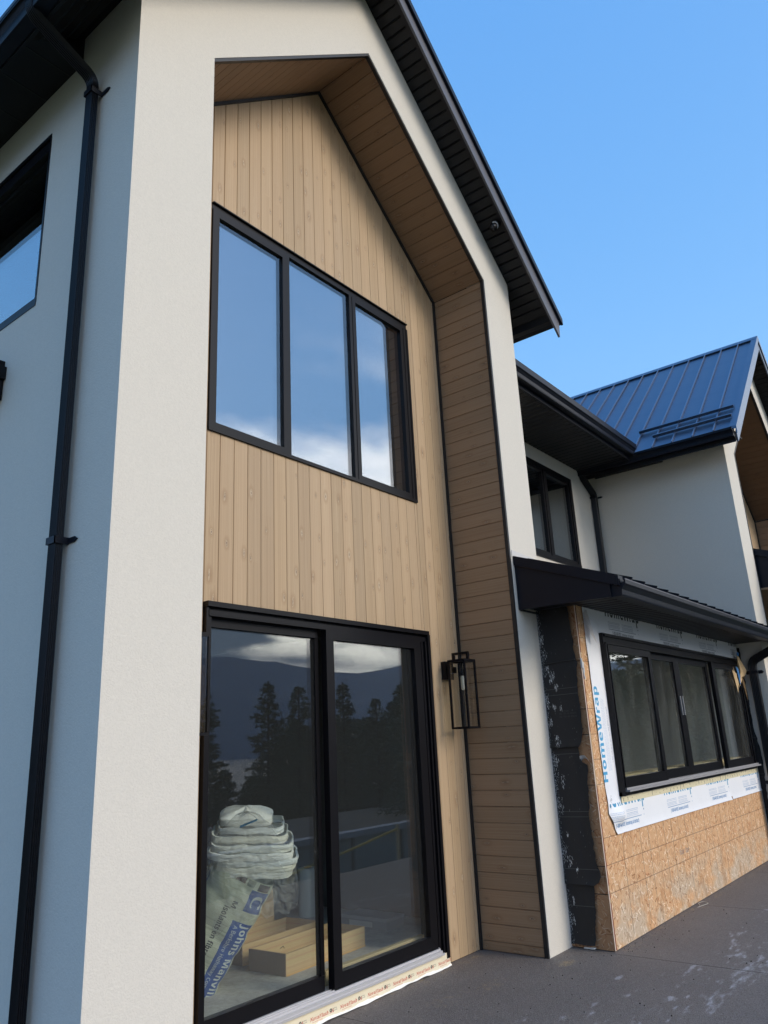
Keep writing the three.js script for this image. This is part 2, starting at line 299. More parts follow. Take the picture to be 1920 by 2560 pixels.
// sloping ceilings and reveals of the recess, boards running back
{
  const L = Math.hypot(RC - RL, RA - RS), c = (RC - RL) / L, s = (RA - RS) / L, n = Math.round(L / 0.1228), pitch = L / n, z1 = -0.035, z0 = BZ;
  for (const side of [1, -1]) {
    const ceil = mesh('recess_ceiling', poly([[0, 0.02], [0, 0.05], [L, 0.05], [L, 0.02]].map(([d, h]) => [RC + side * (d * c + h * s), RA - d * s + h * c]), 0.39, T(0, 0, BZ)), gapBrown, house);
    for (let k = 0; k < n; k++) {
      const d = (k + 0.5) * pitch, o = [RC + side * d * c, RA - d * s, side > 0 ? z0 : z1];
      put('board', plank(pitch, 0, z1 - z0), M4([side * c, -s, 0], [0, 0, side], [-side * s, -c, 0], o), woodShadeMid, ceil);
    }
  }
  for (const side of [1, -1]) {
    const x = side > 0 ? RR : RL;
    const rev = mesh('recess_reveal', box(x + side * 0.02, x + side * 0.045, 0.01, RS, BZ, -0.2), gapBrown, house);
    for (let k = -1; k < 48; k++) {
      const y0 = Math.max(0.07 + 0.125 * k, 0.002), y1 = Math.min(0.07 + 0.125 * (k + 1), RS + (side > 0 ? 0 : 0));
      if (y1 - y0 < 0.02) continue;
      put('board', plank(y1 - y0, 0, z1 - z0), M4([0, 1, 0], [0, 0, -side], [-side, 0, 0], [x, (y0 + y1) / 2, side > 0 ? z1 : z0]), woodShade, rev);
    }
  }
  // black edge trim round the mouth of the recess, corner trim at the back
  const rim = (off, z0, z1, e = 0) => { const k = off * (L / (RC - RL)), o = [[RL - e, 0], [RL - e, RS + e * 0.4], [RC, RA + e * 1.32], [RR + e, RS + e * 0.4], [RR + e, 0]], i = [[RR - off, 0], [RR - off, RS - k * 0.42], [RC, RA - k], [RL + off, RS - k * 0.42], [RL + off, 0]]; return poly([...o, ...i], z1 - z0, T(0, 0, z0)); };
  mesh('opening_trim', rim(0.006, -0.036, -0.003, 0.013), trimBlack, house);
  mesh('corner_trim', rim(0.022, BZ + 0.0005, BZ + 0.02), trimBlack, house);
}

// window with three lights
const upWin = mesh('upper_window', [
  box(W1.x0, W1.x1, W1.y1 - 0.06, W1.y1, BZ - 0.06, BZ + 0.0015), box(W1.x0, W1.x1, W1.y1 - 0.008, W1.y1, BZ + 0.0015, BZ + 0.02),
  box(W1.x0, W1.x1, W1.y0, W1.y0 + 0.026, BZ - 0.06, BZ + 0.016), box(W1.x0, W1.x0 + 0.02, W1.y0 + 0.026, W1.y1 - 0.06, BZ - 0.06, BZ + 0.014),
  box(W1.x1 - 0.062, W1.x1 - 0.026, W1.y0 + 0.026, W1.y1 - 0.06, BZ - 0.06, BZ + 0.012), box(W1.x1 - 0.022, W1.x1, W1.y0 + 0.026, W1.y1 - 0.06, BZ - 0.06, BZ + 0.016),
  box(1.766, 1.80, W1.y0 + 0.026, W1.y1 - 0.06, BZ - 0.06, BZ + 0.004), box(2.522, 2.558, W1.y0 + 0.026, W1.y1 - 0.06, BZ - 0.06, BZ + 0.004)], blackFrame, house);
function sash(x0, x1, y0, y1, z, w, d, mat, parent, name = 'sash') { // four mitred bars
  const bars = [[[x0, y0], [x1, y0], [x1 - w, y0 + w], [x0 + w, y0 + w]], [[x1, y0], [x1, y1], [x1 - w, y1 - w], [x1 - w, y0 + w]], [[x1, y1], [x0, y1], [x0 + w, y1 - w], [x1 - w, y1 - w]], [[x0, y1], [x0, y0], [x0 + w, y0 + w], [x0 + w, y1 - w]]];
  return mesh(name, bars.map((b) => poly(b, d - 0.0, T(0, 0, z))), mat, parent);
}
function pane(x0, x1, y0, y1, z, mat, parent, two = 0.018) { // double glazing: two sheets
  for (const d of two ? [0, two] : [0]) mesh('pane', new THREE.PlaneGeometry(x1 - x0, y1 - y0).translate((x0 + x1) / 2, (y0 + y1) / 2, z - d), d && mat === glassUpper ? glassCoated : mat, parent);
}
sash(W1.x0 + 0.021, 1.765, W1.y0 + 0.027, W1.y1 - 0.062, BZ - 0.03, 0.042, 0.038, blackFrame, upWin);
sash(2.559, W1.x1 - 0.064, W1.y0 + 0.027, W1.y1 - 0.062, BZ - 0.03, 0.042, 0.038, blackFrame, upWin);
for (const [a, b, c, d, z] of [[1.08, 1.737, 3.69, 5.32, -0.012], [1.79, 2.53, 3.645, 5.36, -0.016], [2.59, 3.26, 3.69, 5.32, -0.012]]) pane(a, b, c, d, BZ + z, glassUpper, upWin);

// sliding patio door
const door = mesh('sliding_door', [
  box(D1.x0, D1.x1, D1.y1 - 0.032, D1.y1, BZ - 0.09, BZ + 0.05), box(D1.x0 + 0.02, D1.x1 - 0.02, D1.y1 - 0.052, D1.y1 - 0.032, BZ - 0.09, BZ + 0.012), box(D1.x0 + 0.022, D1.x1 - 0.02, D1.y1 - 0.088, D1.y1 - 0.052, BZ - 0.09, BZ + 0.034),
  box(D1.x0 + 0.004, D1.x0 + 0.022, 0.1, D1.y1 - 0.032, BZ - 0.09, BZ + 0.03), box(D1.x0 + 0.022, D1.x0 + 0.05, 0.1, D1.y1 - 0.088, BZ - 0.12, BZ + 0.02),
  box(D1.x1 - 0.034, D1.x1, 0.06, D1.y1 - 0.032, BZ - 0.09, BZ + 0.055), box(D1.x1 - 0.064, D1.x1 - 0.044, 0.1, D1.y1 - 0.088, BZ - 0.09, BZ + 0.045), box(D1.x1 - 0.1, D1.x1 - 0.072, 0.1, D1.y1 - 0.088, BZ - 0.09, BZ + 0.03), box(D1.x1 - 0.11, D1.x1 - 0.034, 0.1, D1.y1 - 0.088, BZ - 0.12, BZ - 0.06)], blackFrame, house);
for (const [a, b] of [[2.343, 2.4], [0.14, 0.226]]) mesh('rail', box(1.078, 2.06, a, b, BZ - 0.07, BZ - 0.02), blackFrame, door);
mesh('stile', box(1.07, 1.092, 0.226, 2.343, BZ - 0.07, BZ - 0.02), blackFrame, door);
mesh('stile', box(2.036, 2.07, 0.226, 2.343, BZ - 0.07, BZ - 0.028), blackFrame, door);
{ // sliding panel, mitred
  const x0 = 2.09, x1 = 3.232, y0 = 0.136, y1 = 2.4, w = 0.078, w2 = 0.09, h0 = 0.094, h1 = 0.066, z = BZ - 0.015, d = 0.05;
  for (const b of [[[x0, y0], [x0 + w, y0 + h0], [x0 + w, y1 - h1], [x0, y1]], [[x1, y0], [x1, y1], [x1 - w2, y1 - h1], [x1 - w2, y0 + h0]]]) mesh('stile', poly(b, d, T(0, 0, z)), blackFrame, door);
  for (const b of [[[x0, y0], [x1, y0], [x1 - w2, y0 + h0], [x0 + w, y0 + h0]], [[x0, y1], [x0 + w, y1 - h1], [x1 - w2, y1 - h1], [x1, y1]]]) mesh('rail', poly(b, d - 0.001, T(0, 0, z)), blackFrame, door);
}
const specks = canvasTex(512, 1024, (g, w, h) => { const r = rng(9); g.fillStyle = '#050505'; g.fillRect(0, 0, w, h); for (let k = 0; k < 260; k++) { const lower = r(); g.fillStyle = `rgba(255,255,255,${0.15 + 0.5 * r()})`; g.beginPath(); g.ellipse(r() * w, h * (1 - Math.pow(lower, 1.3)), 0.4 + 0.6 * r() * r(), 0.4 + 1.2 * r() * r(), 0, 0, 7); g.fill(); } for (let k = 0; k < 26; k++) { g.strokeStyle = `rgba(255,255,255,${0.08 + 0.12 * r()})`; g.lineWidth = 1; g.beginPath(); const x = r() * w, y = r() * h; g.moveTo(x, y); g.lineTo(x + 40 * (r() - 0.5), y + 60 * (r() - 0.5)); g.stroke(); } }, { srgb: false, wrap: false });
const speckMat = new THREE.MeshStandardMaterial({ color: lin(0.6, 0.6, 0.58), alphaMap: specks, transparent: true, roughness: 0.9 });
pane(1.09, 2.045, 0.222, 2.347, BZ - 0.045, glassDoor, door);
pane(2.16, 3.15, 0.226, 2.338, BZ + 0.006, glassDoor, door);
mesh('dirt_speck', new THREE.PlaneGeometry(0.95, 2.12).translate(1.567, 1.284, BZ - 0.042), speckMat, door).userData.kind = 'stuff';
mesh('dirt_speck', new THREE.PlaneGeometry(0.96, 2.11).rotateZ(Math.PI).translate(2.641, 1.282, BZ + 0.009), speckMat, door).userData.kind = 'stuff';
mesh('sill', [box(1.03, 3.24, 0.128, 0.14, BZ - 0.08, BZ + 0.045), box(1.03, 3.24, 0.11, 0.128, BZ - 0.08, BZ + 0.064), box(1.03, 3.24, 0.14, 0.146, BZ + 0.03, BZ + 0.034), box(1.03, 3.24, 0.14, 0.146, BZ + 0.004, BZ + 0.008), box(1.03, 3.26, 0.096, 0.11, BZ - 0.08, BZ + 0.07)], alu, door);
// printed flashing membrane under the sill
const membraneTex = canvasTex(2048, 96, (g, w, h) => {
  const r = rng(4); g.fillStyle = '#efe3c6'; g.fillRect(0, 0, w, h);
  g.fillStyle = 'rgba(255,255,250,0.85)'; g.beginPath(); g.moveTo(0, h); for (let x = 0; x <= w; x += 24) g.lineTo(x, h * 0.80 + 5 * Math.sin(x * 0.02) + 6 * r()); g.lineTo(w, h); g.fill();
  for (let x = 10; x < w; x += 236) {
    g.fillStyle = '#c4523f'; g.font = 'italic bold 27px serif'; g.fillText('NovaFlash SA', x + 8, 62); g.font = '7px sans-serif'; g.fillText('SELF-ADHERED FLASHING', x + 26, 73);
    g.fillStyle = '#4a4a44'; g.beginPath(); g.arc(x + 172, 48, 10, 0, 7); g.fill(); g.fillStyle = '#efe3c6'; g.font = 'bold 10px sans-serif'; g.fillText('N', x + 168, 52);
    g.fillStyle = 'rgba(80,80,72,0.85)'; g.font = '9px sans-serif'; g.fillText('Building', x + 186, 46); g.fillText('Materials', x + 186, 57);
    g.fillStyle = '#d0806c'; g.font = 'italic 13px serif'; g.fillText('NovaFlash SA', x + 120, 12); g.fillStyle = '#4a4a44'; g.beginPath(); g.arc(x + 52, 4, 6, 0, 7); g.fill();
  }
  for (let k = 0; k < 60; k++) { g.strokeStyle = `rgba(150,135,105,${0.1 + 0.15 * r()})`; g.beginPath(); const x = r() * w; g.moveTo(x, h * r()); g.lineTo(x + 60 * r(), h * r()); g.stroke(); }
}, { wrap: false });
{
  const g = new THREE.PlaneGeometry(2.33, 0.098, 140, 4), p = g.attributes.position, r = rng(6);
  for (let i = 0; i < p.count; i++) { const x = p.getX(i), y = p.getY(i), low = y < -0.04; p.setZ(i, 0.004 * fbm(x * 9, y * 30, 1) + (low ? 0.012 * noise3(x * 7, 2, 0) + 0.004 : 0)); if (low) p.setY(i, y + 0.012 * noise3(x * 11, 5, 3)); }
  g.computeVertexNormals(); g.translate(2.19, 0.049, BZ + 0.045);
  mesh('flashing_membrane', g, new THREE.MeshStandardMaterial({ map: membraneTex, roughness: 0.5 }), door);
  mesh('rough_sill', box(1.03, 3.36, 0, 0.094, BZ - 0.1, BZ + 0.035), lumber, door);
}

// rooms behind the glass: closed shells
function room(x0, x1, y0, y1, z0, z1, skip, wall, floor = wall) {
  const t = 0.1, S = { floor: [x0, x1, y0 - t, y0, z0, z1], ceiling: [x0, x1, y1, y1 + t, z0, z1], left: [x0 - t, x0, y0 - t, y1 + t, z0, z1], right: [x1, x1 + t, y0 - t, y1 + t, z0, z1], back: [x0 - t, x1 + t, y0 - t, y1 + t, z0 - t, z0] };
  for (const [k, v] of Object.entries(S)) if (!skip.includes(k)) mesh(k === 'floor' ? 'interior_floor' : k === 'ceiling' ? 'interior_ceiling' : 'interior_wall', box(...v), k === 'floor' ? floor : wall, house);
}
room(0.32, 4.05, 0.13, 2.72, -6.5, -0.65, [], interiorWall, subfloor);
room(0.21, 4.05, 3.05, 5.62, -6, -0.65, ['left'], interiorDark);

// gable roof: soffit panels, fascias, roof sheet, eaves boxes, gutters
const EO = 0.36, RZ = 0.265;
{
  const th = Math.atan(SK), c = Math.cos(th), s = Math.sin(th), low = (x) => soffY(x) - 0.016;
  const roof = mesh('gable_roof', poly([[MC, 8.145], [MC + 2.75, 8.145 - SK * 2.75], [MC + 2.75, 8.095 - SK * 2.75], [MC, 8.095], [MC - 2.68, 8.095 - SK * 2.68], [MC - 2.68, 8.145 - SK * 2.68]], 9.6, T(0, 0, -9.3)), blackMetal, house);
  const pitch = 0.0948, n = 35;
  for (const side of [1, -1]) {
    for (let k = 0; k < n; k++) {
      const d = (k + 0.5) * pitch, x = MC + side * d * c, out = Math.abs(x - MC) > MC + 0.03, z0 = out ? -0.64 : 0.002, z1 = 0.232;
      put('soffit_panel', plank(pitch, 0, z1 - z0, { t: 0.012, b: 0.007, gap: 0.003 }), M4([side * c, -s, 0], [0, 0, side], [-side * s, -c, 0], [x, soffY(x), side > 0 ? z0 : z1]), soffitMetal, roof);
    }
    const X = (v) => MC + side * v, de = side > 0 ? 2.745 : 2.675, P = (pts, z0, z1) => poly(side > 0 ? pts : pts.slice().reverse(), z1 - z0, T(0, 0, z0));
    mesh('soffit_backing', P([[X(0), 7.965], [X(2.55), 7.965 - SK * 2.55], [X(2.55), 7.985 - SK * 2.55], [X(0), 7.985]], -0.64, 0.232), darkVoid, roof);
    mesh('soffit_trim', P([[X(0), 7.93], [X(2.54), 7.93 - SK * 2.54], [X(2.54), 7.955 - SK * 2.54], [X(0), 7.955]], 0.23, 0.262), soffitMetal, roof);
    mesh('fascia', P([[X(0), low(MC) + 0.008], [X(2.69), 5.572], [X(2.715), low(MC) - SK * 2.715 + 0.16], [X(0), low(MC) + 0.16]], 0.264, 0.284), fasciaMetal, roof);
    mesh('drip_edge', P([[X(0), 8.08], [X(de), 8.08 - SK * de], [X(de), 8.15 - SK * de], [X(0), 8.15]], 0.288, 0.312), blackMetal, roof);
    const ex = side > 0 ? MW : 0;
    mesh('eave_fascia', box(ex + side * EO, ex + side * (EO + 0.02), 5.705, 5.92, -9.2, 0.262), soffitMetal, roof);
    mesh('eave_soffit', box(ex + side * 0.001, ex + side * EO, 5.862, 5.876, -9.2, -0.64), soffitMetal, roof);
    for (let k = 0; k < 18; k++) mesh('soffit_groove', box(ex + side * 0.003, ex + side * (EO - 0.02), 5.858, 5.862, -0.78 - k * 0.3, -0.772 - k * 0.3), trimBlack, roof);
    mesh('box_end', poly([[ex + side * 0.001, 5.86], [ex + side * EO, 5.86], [ex + side * EO, 6.16], [ex + side * 0.001, 6.16]], 0.015, T(0, 0, -0.645)), soffitMetal, roof);
    const gx = ex + side * (EO + 0.021);
    mesh('gutter', side < 0 ? gutterGeo(9.4, M4([-1, 0, 0], [0, 1, 0], [0, 0, -1], [gx, 5.72, 0.255])) : gutterGeo(9.4, M4([1, 0, 0], [0, 1, 0], [0, 0, 1], [gx, 5.72, -9.145])), blackMetal, roof);
  }
}
{ // window in the side wall
  const f = alongX(0.06), { z0, z1, y0, y1 } = WL;
  const w = mesh('side_window', [poly([[z0, y0], [z1, y0], [z1, y1], [z0, y1]], 0.05, f, [[[z0 + 0.045, y0 + 0.07], [z0 + 0.045, y1 - 0.1], [z1 - 0.045, y1 - 0.1], [z1 - 0.045, y0 + 0.07]]]), box(-0.004, 0.012, y0 - 0.004, y0 + 0.02, z0, z1), box(-0.004, 0.012, y1 - 0.02, y1 + 0.006, z0, z1), box(-0.004, 0.012, y0 + 0.02, y1 - 0.02, z1 - 0.012, z1 + 0.004)], blackFrame, house);
  for (const x of [0.035, 0.052]) { const g = new THREE.PlaneGeometry(z1 - z0 - 0.07, y1 - y0 - 0.14).rotateY(-Math.PI / 2); g.translate(x, (y0 + y1) / 2 - 0.02, (z0 + z1) / 2); mesh('pane', g, x > 0.04 ? glassCoated : glassUpper, w); }
  mesh('sash', poly([[z0 + 0.04, y0 + 0.055], [z1 - 0.032, y0 + 0.055], [z1 - 0.032, y1 - 0.095], [z0 + 0.04, y1 - 0.095]], 0.03, alongX(0.075), [[[z0 + 0.07, y0 + 0.085], [z0 + 0.07, y1 - 0.13], [z1 - 0.06, y1 - 0.13], [z1 - 0.06, y0 + 0.085]]]), blackFrame, w);
}

// ---------------------------------------------------------------- the lower wing between the gables
const WZ = -1.39, TX = 9.33, TZ = 0.675, TC = 12.15, TW = 2 * (TC - TX); // wing wall, third block
const W2 = { x0: 7.02, x1: 8.55, y0: 3.92, y1: 5.325 };
mesh('wing_wall', poly([[MW, 0], [TX, 0], [TX, 5.56], [MW, 5.56]], 0.2, T(0, 0, WZ - 0.2), [[[W2.x0, W2.y0], [W2.x1, W2.y0], [W2.x1, W2.y1], [W2.x0, W2.y1]]]), stucco, house);
room(4.6, 9.2, 3.3, 5.5, -5, WZ - 0.2, [], interiorDark);
{
  const w = mesh('wing_window', [box(W2.x0, W2.x1, W2.y1 - 0.07, W2.y1, WZ - 0.06, WZ + 0.015), box(W2.x0, W2.x1, W2.y0, W2.y0 + 0.06, WZ - 0.06, WZ + 0.02), box(W2.x0, W2.x0 + 0.07, W2.y0 + 0.06, W2.y1 - 0.07, WZ - 0.06, WZ + 0.015), box(W2.x1 - 0.09, W2.x1, W2.y0 + 0.06, W2.y1 - 0.07, WZ - 0.06, WZ + 0.015), box(7.62, 7.68, W2.y0 + 0.06, W2.y1 - 0.07, WZ - 0.06, WZ + 0.012)], blackFrame, house);
  sash(7.69, W2.x1 - 0.095, W2.y0 + 0.065, W2.y1 - 0.075, WZ - 0.045, 0.035, 0.05, blackFrame, w);
  sash(W2.x0 + 0.075, 7.61, W2.y0 + 0.065, W2.y1 - 0.075, WZ - 0.045, 0.035, 0.05, blackFrame, w);
  pane(W2.x0 + 0.1, 7.59, W2.y0 + 0.09, W2.y1 - 0.1, WZ - 0.02, glassUpper, w); pane(7.71, W2.x1 - 0.12, W2.y0 + 0.09, W2.y1 - 0.1, WZ - 0.02, glassUpper, w);
}
{
  const ez = -0.565, wr = mesh('wing_roof', poly([[0.05 - 0.5, 5.7], [0.05 - 0.5, 5.755], [-6, 6.86], [-6, 6.8]], TX - MW - 0.36, M4([0, 0, 1], [0, 1, 0], [-1, 0, 0], [TX - 0.36, 0, 0])), blackMetal, house);
  const n = Math.floor((TX - MW - 0.02) / 0.118);
  for (let k = 0; k < n; k++) { const x = TX - 0.06 - (k + 0.5) * 0.118; put('soffit_panel', plank(0.118, 0, 0.77, { t: 0.012, b: 0.008, gap: 0.003 }), M4([1, 0, 0], [0, 0, 1], [0, -1, 0], [x, 5.54, WZ + 0.005]), soffitMetal, wr); }
  mesh('soffit_backing', box(MW + 0.01, TX - 0.01, 5.556, 5.57, WZ + 0.003, ez), darkVoid, wr);
  mesh('eave_fascia', box(MW + 0.4, TX - 0.36, 5.5, 5.72, ez, ez + 0.02), blackMetal, wr);
  mesh('soffit_trim', box(MW + 0.4, TX - 0.36, 5.525, 5.54, ez - 0.03, ez), blackMetal, wr);
  mesh('gutter', gutterGeo(TX - 0.46 - MW - 0.4, M4([0, 0, 1], [0, 1, 0], [-1, 0, 0], [TX - 0.46, 5.555, ez + 0.021])), blackMetal, wr);
  mesh('drip_edge', box(MW + 0.4, TX - 0.4, 5.7, 5.76, ez + 0.01, ez + 0.09), blackMetal, wr);
}

// ---------------------------------------------------------------- the second gable on the right
const TS = 5.77, tsoff = (x) => TS + SK * (TC - TX) - SK * Math.abs(x - TC), OX = 9.915, OA = 5.54 + SK * (TC - 9.915);
mesh('side_wall', box(TX, TX + 0.2, 0, TS, -9, TZ - 0.2), stucco, house);
mesh('front_wall', poly([[TX, 0], [OX - OE, 0], [OX - OE, 5.546], [TC, OA + OE * 1.32], [2 * TC - OX + OE, 5.546], [2 * TC - OX + OE, 0], [TX + TW, 0], [TX + TW, TS], [TC, tsoff(TC)], [TX, TS]], 0.2, T(0, 0, TZ - 0.2)), stucco, house);
mesh('side_wall', box(TX + TW - 0.2, TX + TW, 0, TS, -9, TZ - 0.2), stucco, house);
{
  const bz = -0.12, L = Math.hypot(TC - OX, OA - 5.54), c = (TC - OX) / L, s = (OA - 5.54) / L, xr = 2 * TC - OX;
  const bw = mesh('wood_wall', poly([[OX, 0], [xr, 0], [xr, 5.54], [TC, OA], [OX, 5.54]], 0.02, T(0, 0, bz - 0.04)), darkVoid, house);
  for (let k = 0; k < 36; k++) { const x = OX + 0.062 + k * 0.124; put('board', plank(0.124, 3.2, (u) => OA - SK * Math.abs(x + u - TC)), T(x, 0, bz), wood, bw); }
  for (const side of [1, -1]) {
    const ce = mesh('recess_ceiling', poly([[0, 0.02], [0, 0.05], [L, 0.05], [L, 0.02]].map(([d, h]) => [TC + side * (d * c + h * s), OA - d * s + h * c]), 0.7, T(0, 0, bz)), darkVoid, house);
    const n = 24, pitch = L / n;
    for (let k = 0; k < n; k++) { const d = (k + 0.5) * pitch; put('board', plank(pitch, 0, TZ - bz - 0.01), M4([side * c, -s, 0], [0, 0, side], [-side * s, -c, 0], [TC + side * d * c, OA - d * s, side > 0 ? bz : TZ - 0.01]), woodShadeDeep, ce); }
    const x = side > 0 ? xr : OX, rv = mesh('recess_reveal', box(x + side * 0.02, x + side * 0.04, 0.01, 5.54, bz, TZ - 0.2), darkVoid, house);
    for (let k = 0; k < 44; k++) put('board', plank(0.125, 0, TZ - bz - 0.01), M4([0, 1, 0], [0, 0, -side], [-side, 0, 0], [x, 0.08 + k * 0.125, side > 0 ? TZ - 0.01 : bz]), woodShadeMid, rv);
  }
  const rim = (f, z0, z1, e = 0) => poly([[OX - e, 0], [OX - e, 5.54 + e * 0.4], [TC, OA + e * 1.32], [xr + e, 5.54 + e * 0.4], [xr + e, 0], [xr - f, 0], [xr - f, 5.54 - f * 0.5], [TC, OA - f * 1.3], [OX + f, 5.54 - f * 0.5], [OX + f, 0]], z1 - z0, T(0, 0, z0));
  mesh('opening_trim', rim(0.006, TZ - 0.036, TZ + 0.008, 0.013), trimBlack, house); mesh('corner_trim', rim(0.03, bz + 0.001, bz + 0.02), trimBlack, house);
}
{ // standing-seam roof
  const top = (x) => 8.345 - 0.86 * Math.abs(TC - x), th = Math.atan(0.86), c = Math.cos(th), s = Math.sin(th), xe = TX - EO - 0.01, Ls = (TC - xe) / c;
  const roof = mesh('standing_seam_roof', poly([[TC, top(TC) - 0.02], [xe, top(xe) - 0.02], [xe, top(xe) - 0.05], [TC, top(TC) - 0.05], [2 * TC - xe, top(xe) - 0.05], [2 * TC - xe, top(xe) - 0.02]].reverse(), 9.9, T(0, 0, -9)), blackMetal, house);
  const frame = (side, d, z, h = 0) => M4([side * c, -s, 0], [0, 0, side], [-side * s, -c, 0], [TC + side * d * c, top(TC) - d * s, z]);
  const r = rng(3);
  for (const side of [-1, 1]) for (let k = 0; k < 15; k++) {
    const z = 0.654 - 0.295 * k; // seam position
    const rib = new THREE.BoxGeometry(Ls - 0.09, 0.014, 0.03); rib.translate(Ls / 2 + 0.0, 0, -0.02); put('rib', uvm(rib), frame(side, 0.0, z), ribMetal, roof);
    const pw = k ? 0.281 : 0.2, zc = k ? z + 0.1475 : z + 0.11;
    const pn = new THREE.BoxGeometry(Ls, pw, 0.012); pn.rotateY((r() - 0.5) * 0.006); pn.rotateX((r() - 0.5) * 0.012); pn.translate(Ls / 2, 0, 0.004); put('roof_panel', uvm(pn), frame(side, 0, zc), roofMetal, roof);
  }
  mesh('roof_panel', [-1, 1].map((side) => { const g = new THREE.BoxGeometry(Ls, 5.3, 0.012); g.translate(Ls / 2, 0, 0.004); return uvm(g).applyMatrix4(frame(side, 0, 0.654 - 0.295 * 14 - 0.007 - 2.65)); }), roofMetal, roof);
  for (const side of [-1, 1]) {
    mesh('ridge_cap', bar([TC + side * 0.06, top(TC) - 0.025, -9], [TC + side * 0.06, top(TC) - 0.025, 0.95], 0.15, 0.02, [-side * s * -1, c, 0]), roofMetal, roof);
    const X = (v) => TC + side * v, P = (pts, z0, z1) => poly(side > 0 ? pts : pts.slice().reverse(), z1 - z0, T(0, 0, z0)), R0 = top(TC);
    const tl = TC - xe;
    mesh('rake_trim', P([[X(0), R0 - 0.01], [X(tl), R0 - 0.01 - 0.86 * tl], [X(tl), R0 + 0.035 - 0.86 * tl], [X(0), R0 + 0.035]], 0.875, 0.955), roofMetal, roof);
    mesh('drip_edge', P([[X(0), R0 - 0.075], [X(tl + 0.02), R0 - 0.075 - 0.86 * (tl + 0.02)], [X(tl + 0.02), R0 + 0.034 - 0.86 * (tl + 0.02)], [X(0), R0 + 0.034]], 0.955, 0.972), roofMetal, roof);
    const fl = TC - TX + 0.5; // fascia with its tail past the gutter
    mesh('fascia', P([[X(0), R0 - 0.235], [X(fl - 0.18), R0 - 0.235 - 0.86 * (fl - 0.18)], [X(fl - 0.15), R0 - 0.07 - 0.86 * (fl - 0.15)], [X(0), R0 - 0.07]], 0.935, 0.953), roofMetal, roof);
    const n = 38, pitch = 0.0948;
    for (let k = 0; k < n; k++) { const d = (k + 0.5) * pitch, x = TC + side * d * c, out = Math.abs(x - TC) > TC - TX + 0.02, z0 = out ? TZ - 0.6 : TZ + 0.002, z1 = 0.93; put('soffit_panel', plank(pitch, 0, z1 - z0, { t: 0.012, b: 0.007, gap: 0.003 }), M4([side * c, -s, 0], [0, 0, side], [-side * s, -c, 0], [x, tsoff(x), side > 0 ? z0 : z1]), soffitMetal, roof); }
    const ex = side < 0 ? TX : TX + TW;
    mesh('eave_soffit', box(ex + side * 0.001, ex + side * EO, 5.54, 5.556, -9, TZ + 0.26), soffitMetal, roof);
    mesh('eave_fascia', box(ex + side * EO, ex + side * (EO + 0.018), 5.4, 5.6, -9, 0.93), soffitMetal, roof);
    const gx = ex + side * (EO + 0.019), gz0 = -9, gz1 = 0.93;
    mesh('gutter', side < 0 ? gutterGeo(gz1 - gz0, M4([-1, 0, 0], [0, 1, 0], [0, 0, -1], [gx, 5.46, gz1])) : gutterGeo(gz1 - gz0, M4([1, 0, 0], [0, 1, 0], [0, 0, 1], [gx, 5.46, gz0])), blackMetal, roof);
  }
  mesh('soffit_strip', box(TX - 0.045, TX - 0.001, 5.5, 5.538, WZ + 0.1, -0.21), soffitMetal, roof);
  for (const [x, za, zb] of [[9.53, -0.55, 0.875], [9.26, -0.27, 0.875]]) mesh('snow_guard', [bar([x - 0.02, top(x) + 0.05, za], [x - 0.02, top(x) + 0.05, zb], 0.03, 0.045, [-s, c, 0]), bar([x + 0.02, top(x) + 0.075, za], [x + 0.02, top(x) + 0.075, zb], 0.05, 0.012, [-s, c, 0])], roofMetal, roof);
}
{ // porch roof on the front of the right gable, mostly outside the picture
  const x0 = 10.0, x1 = 14.3, b = mesh('small_porch_roof', poly([[0.0, 4.31], [1.9, 3.62], [1.9, 3.5], [0.0, 3.5]], x1 - x0, M4([0, 0, 1], [0, 1, 0], [-1, 0, 0], [x1, 0, 0])), blackMetal, house);
  mesh('rake_trim', poly([[0.0, 4.33], [1.95, 3.622], [1.95, 3.522], [0.0, 4.23]], 0.03, alongX(x0)), blackMetal, b);
  mesh('porch_soffit', box(x0, x1, 3.47, 3.497, 0, 1.88), woodShade, b);
  mesh('porch_post', box(x0 + 0.05, x0 + 0.25, 0, 3.47, 1.6, 1.8), blackMetal, b);
  mesh('porch_beam', box(x0 + 0.05, x1, 3.2, 3.47, 1.62, 1.78), blackMetal, b);
}

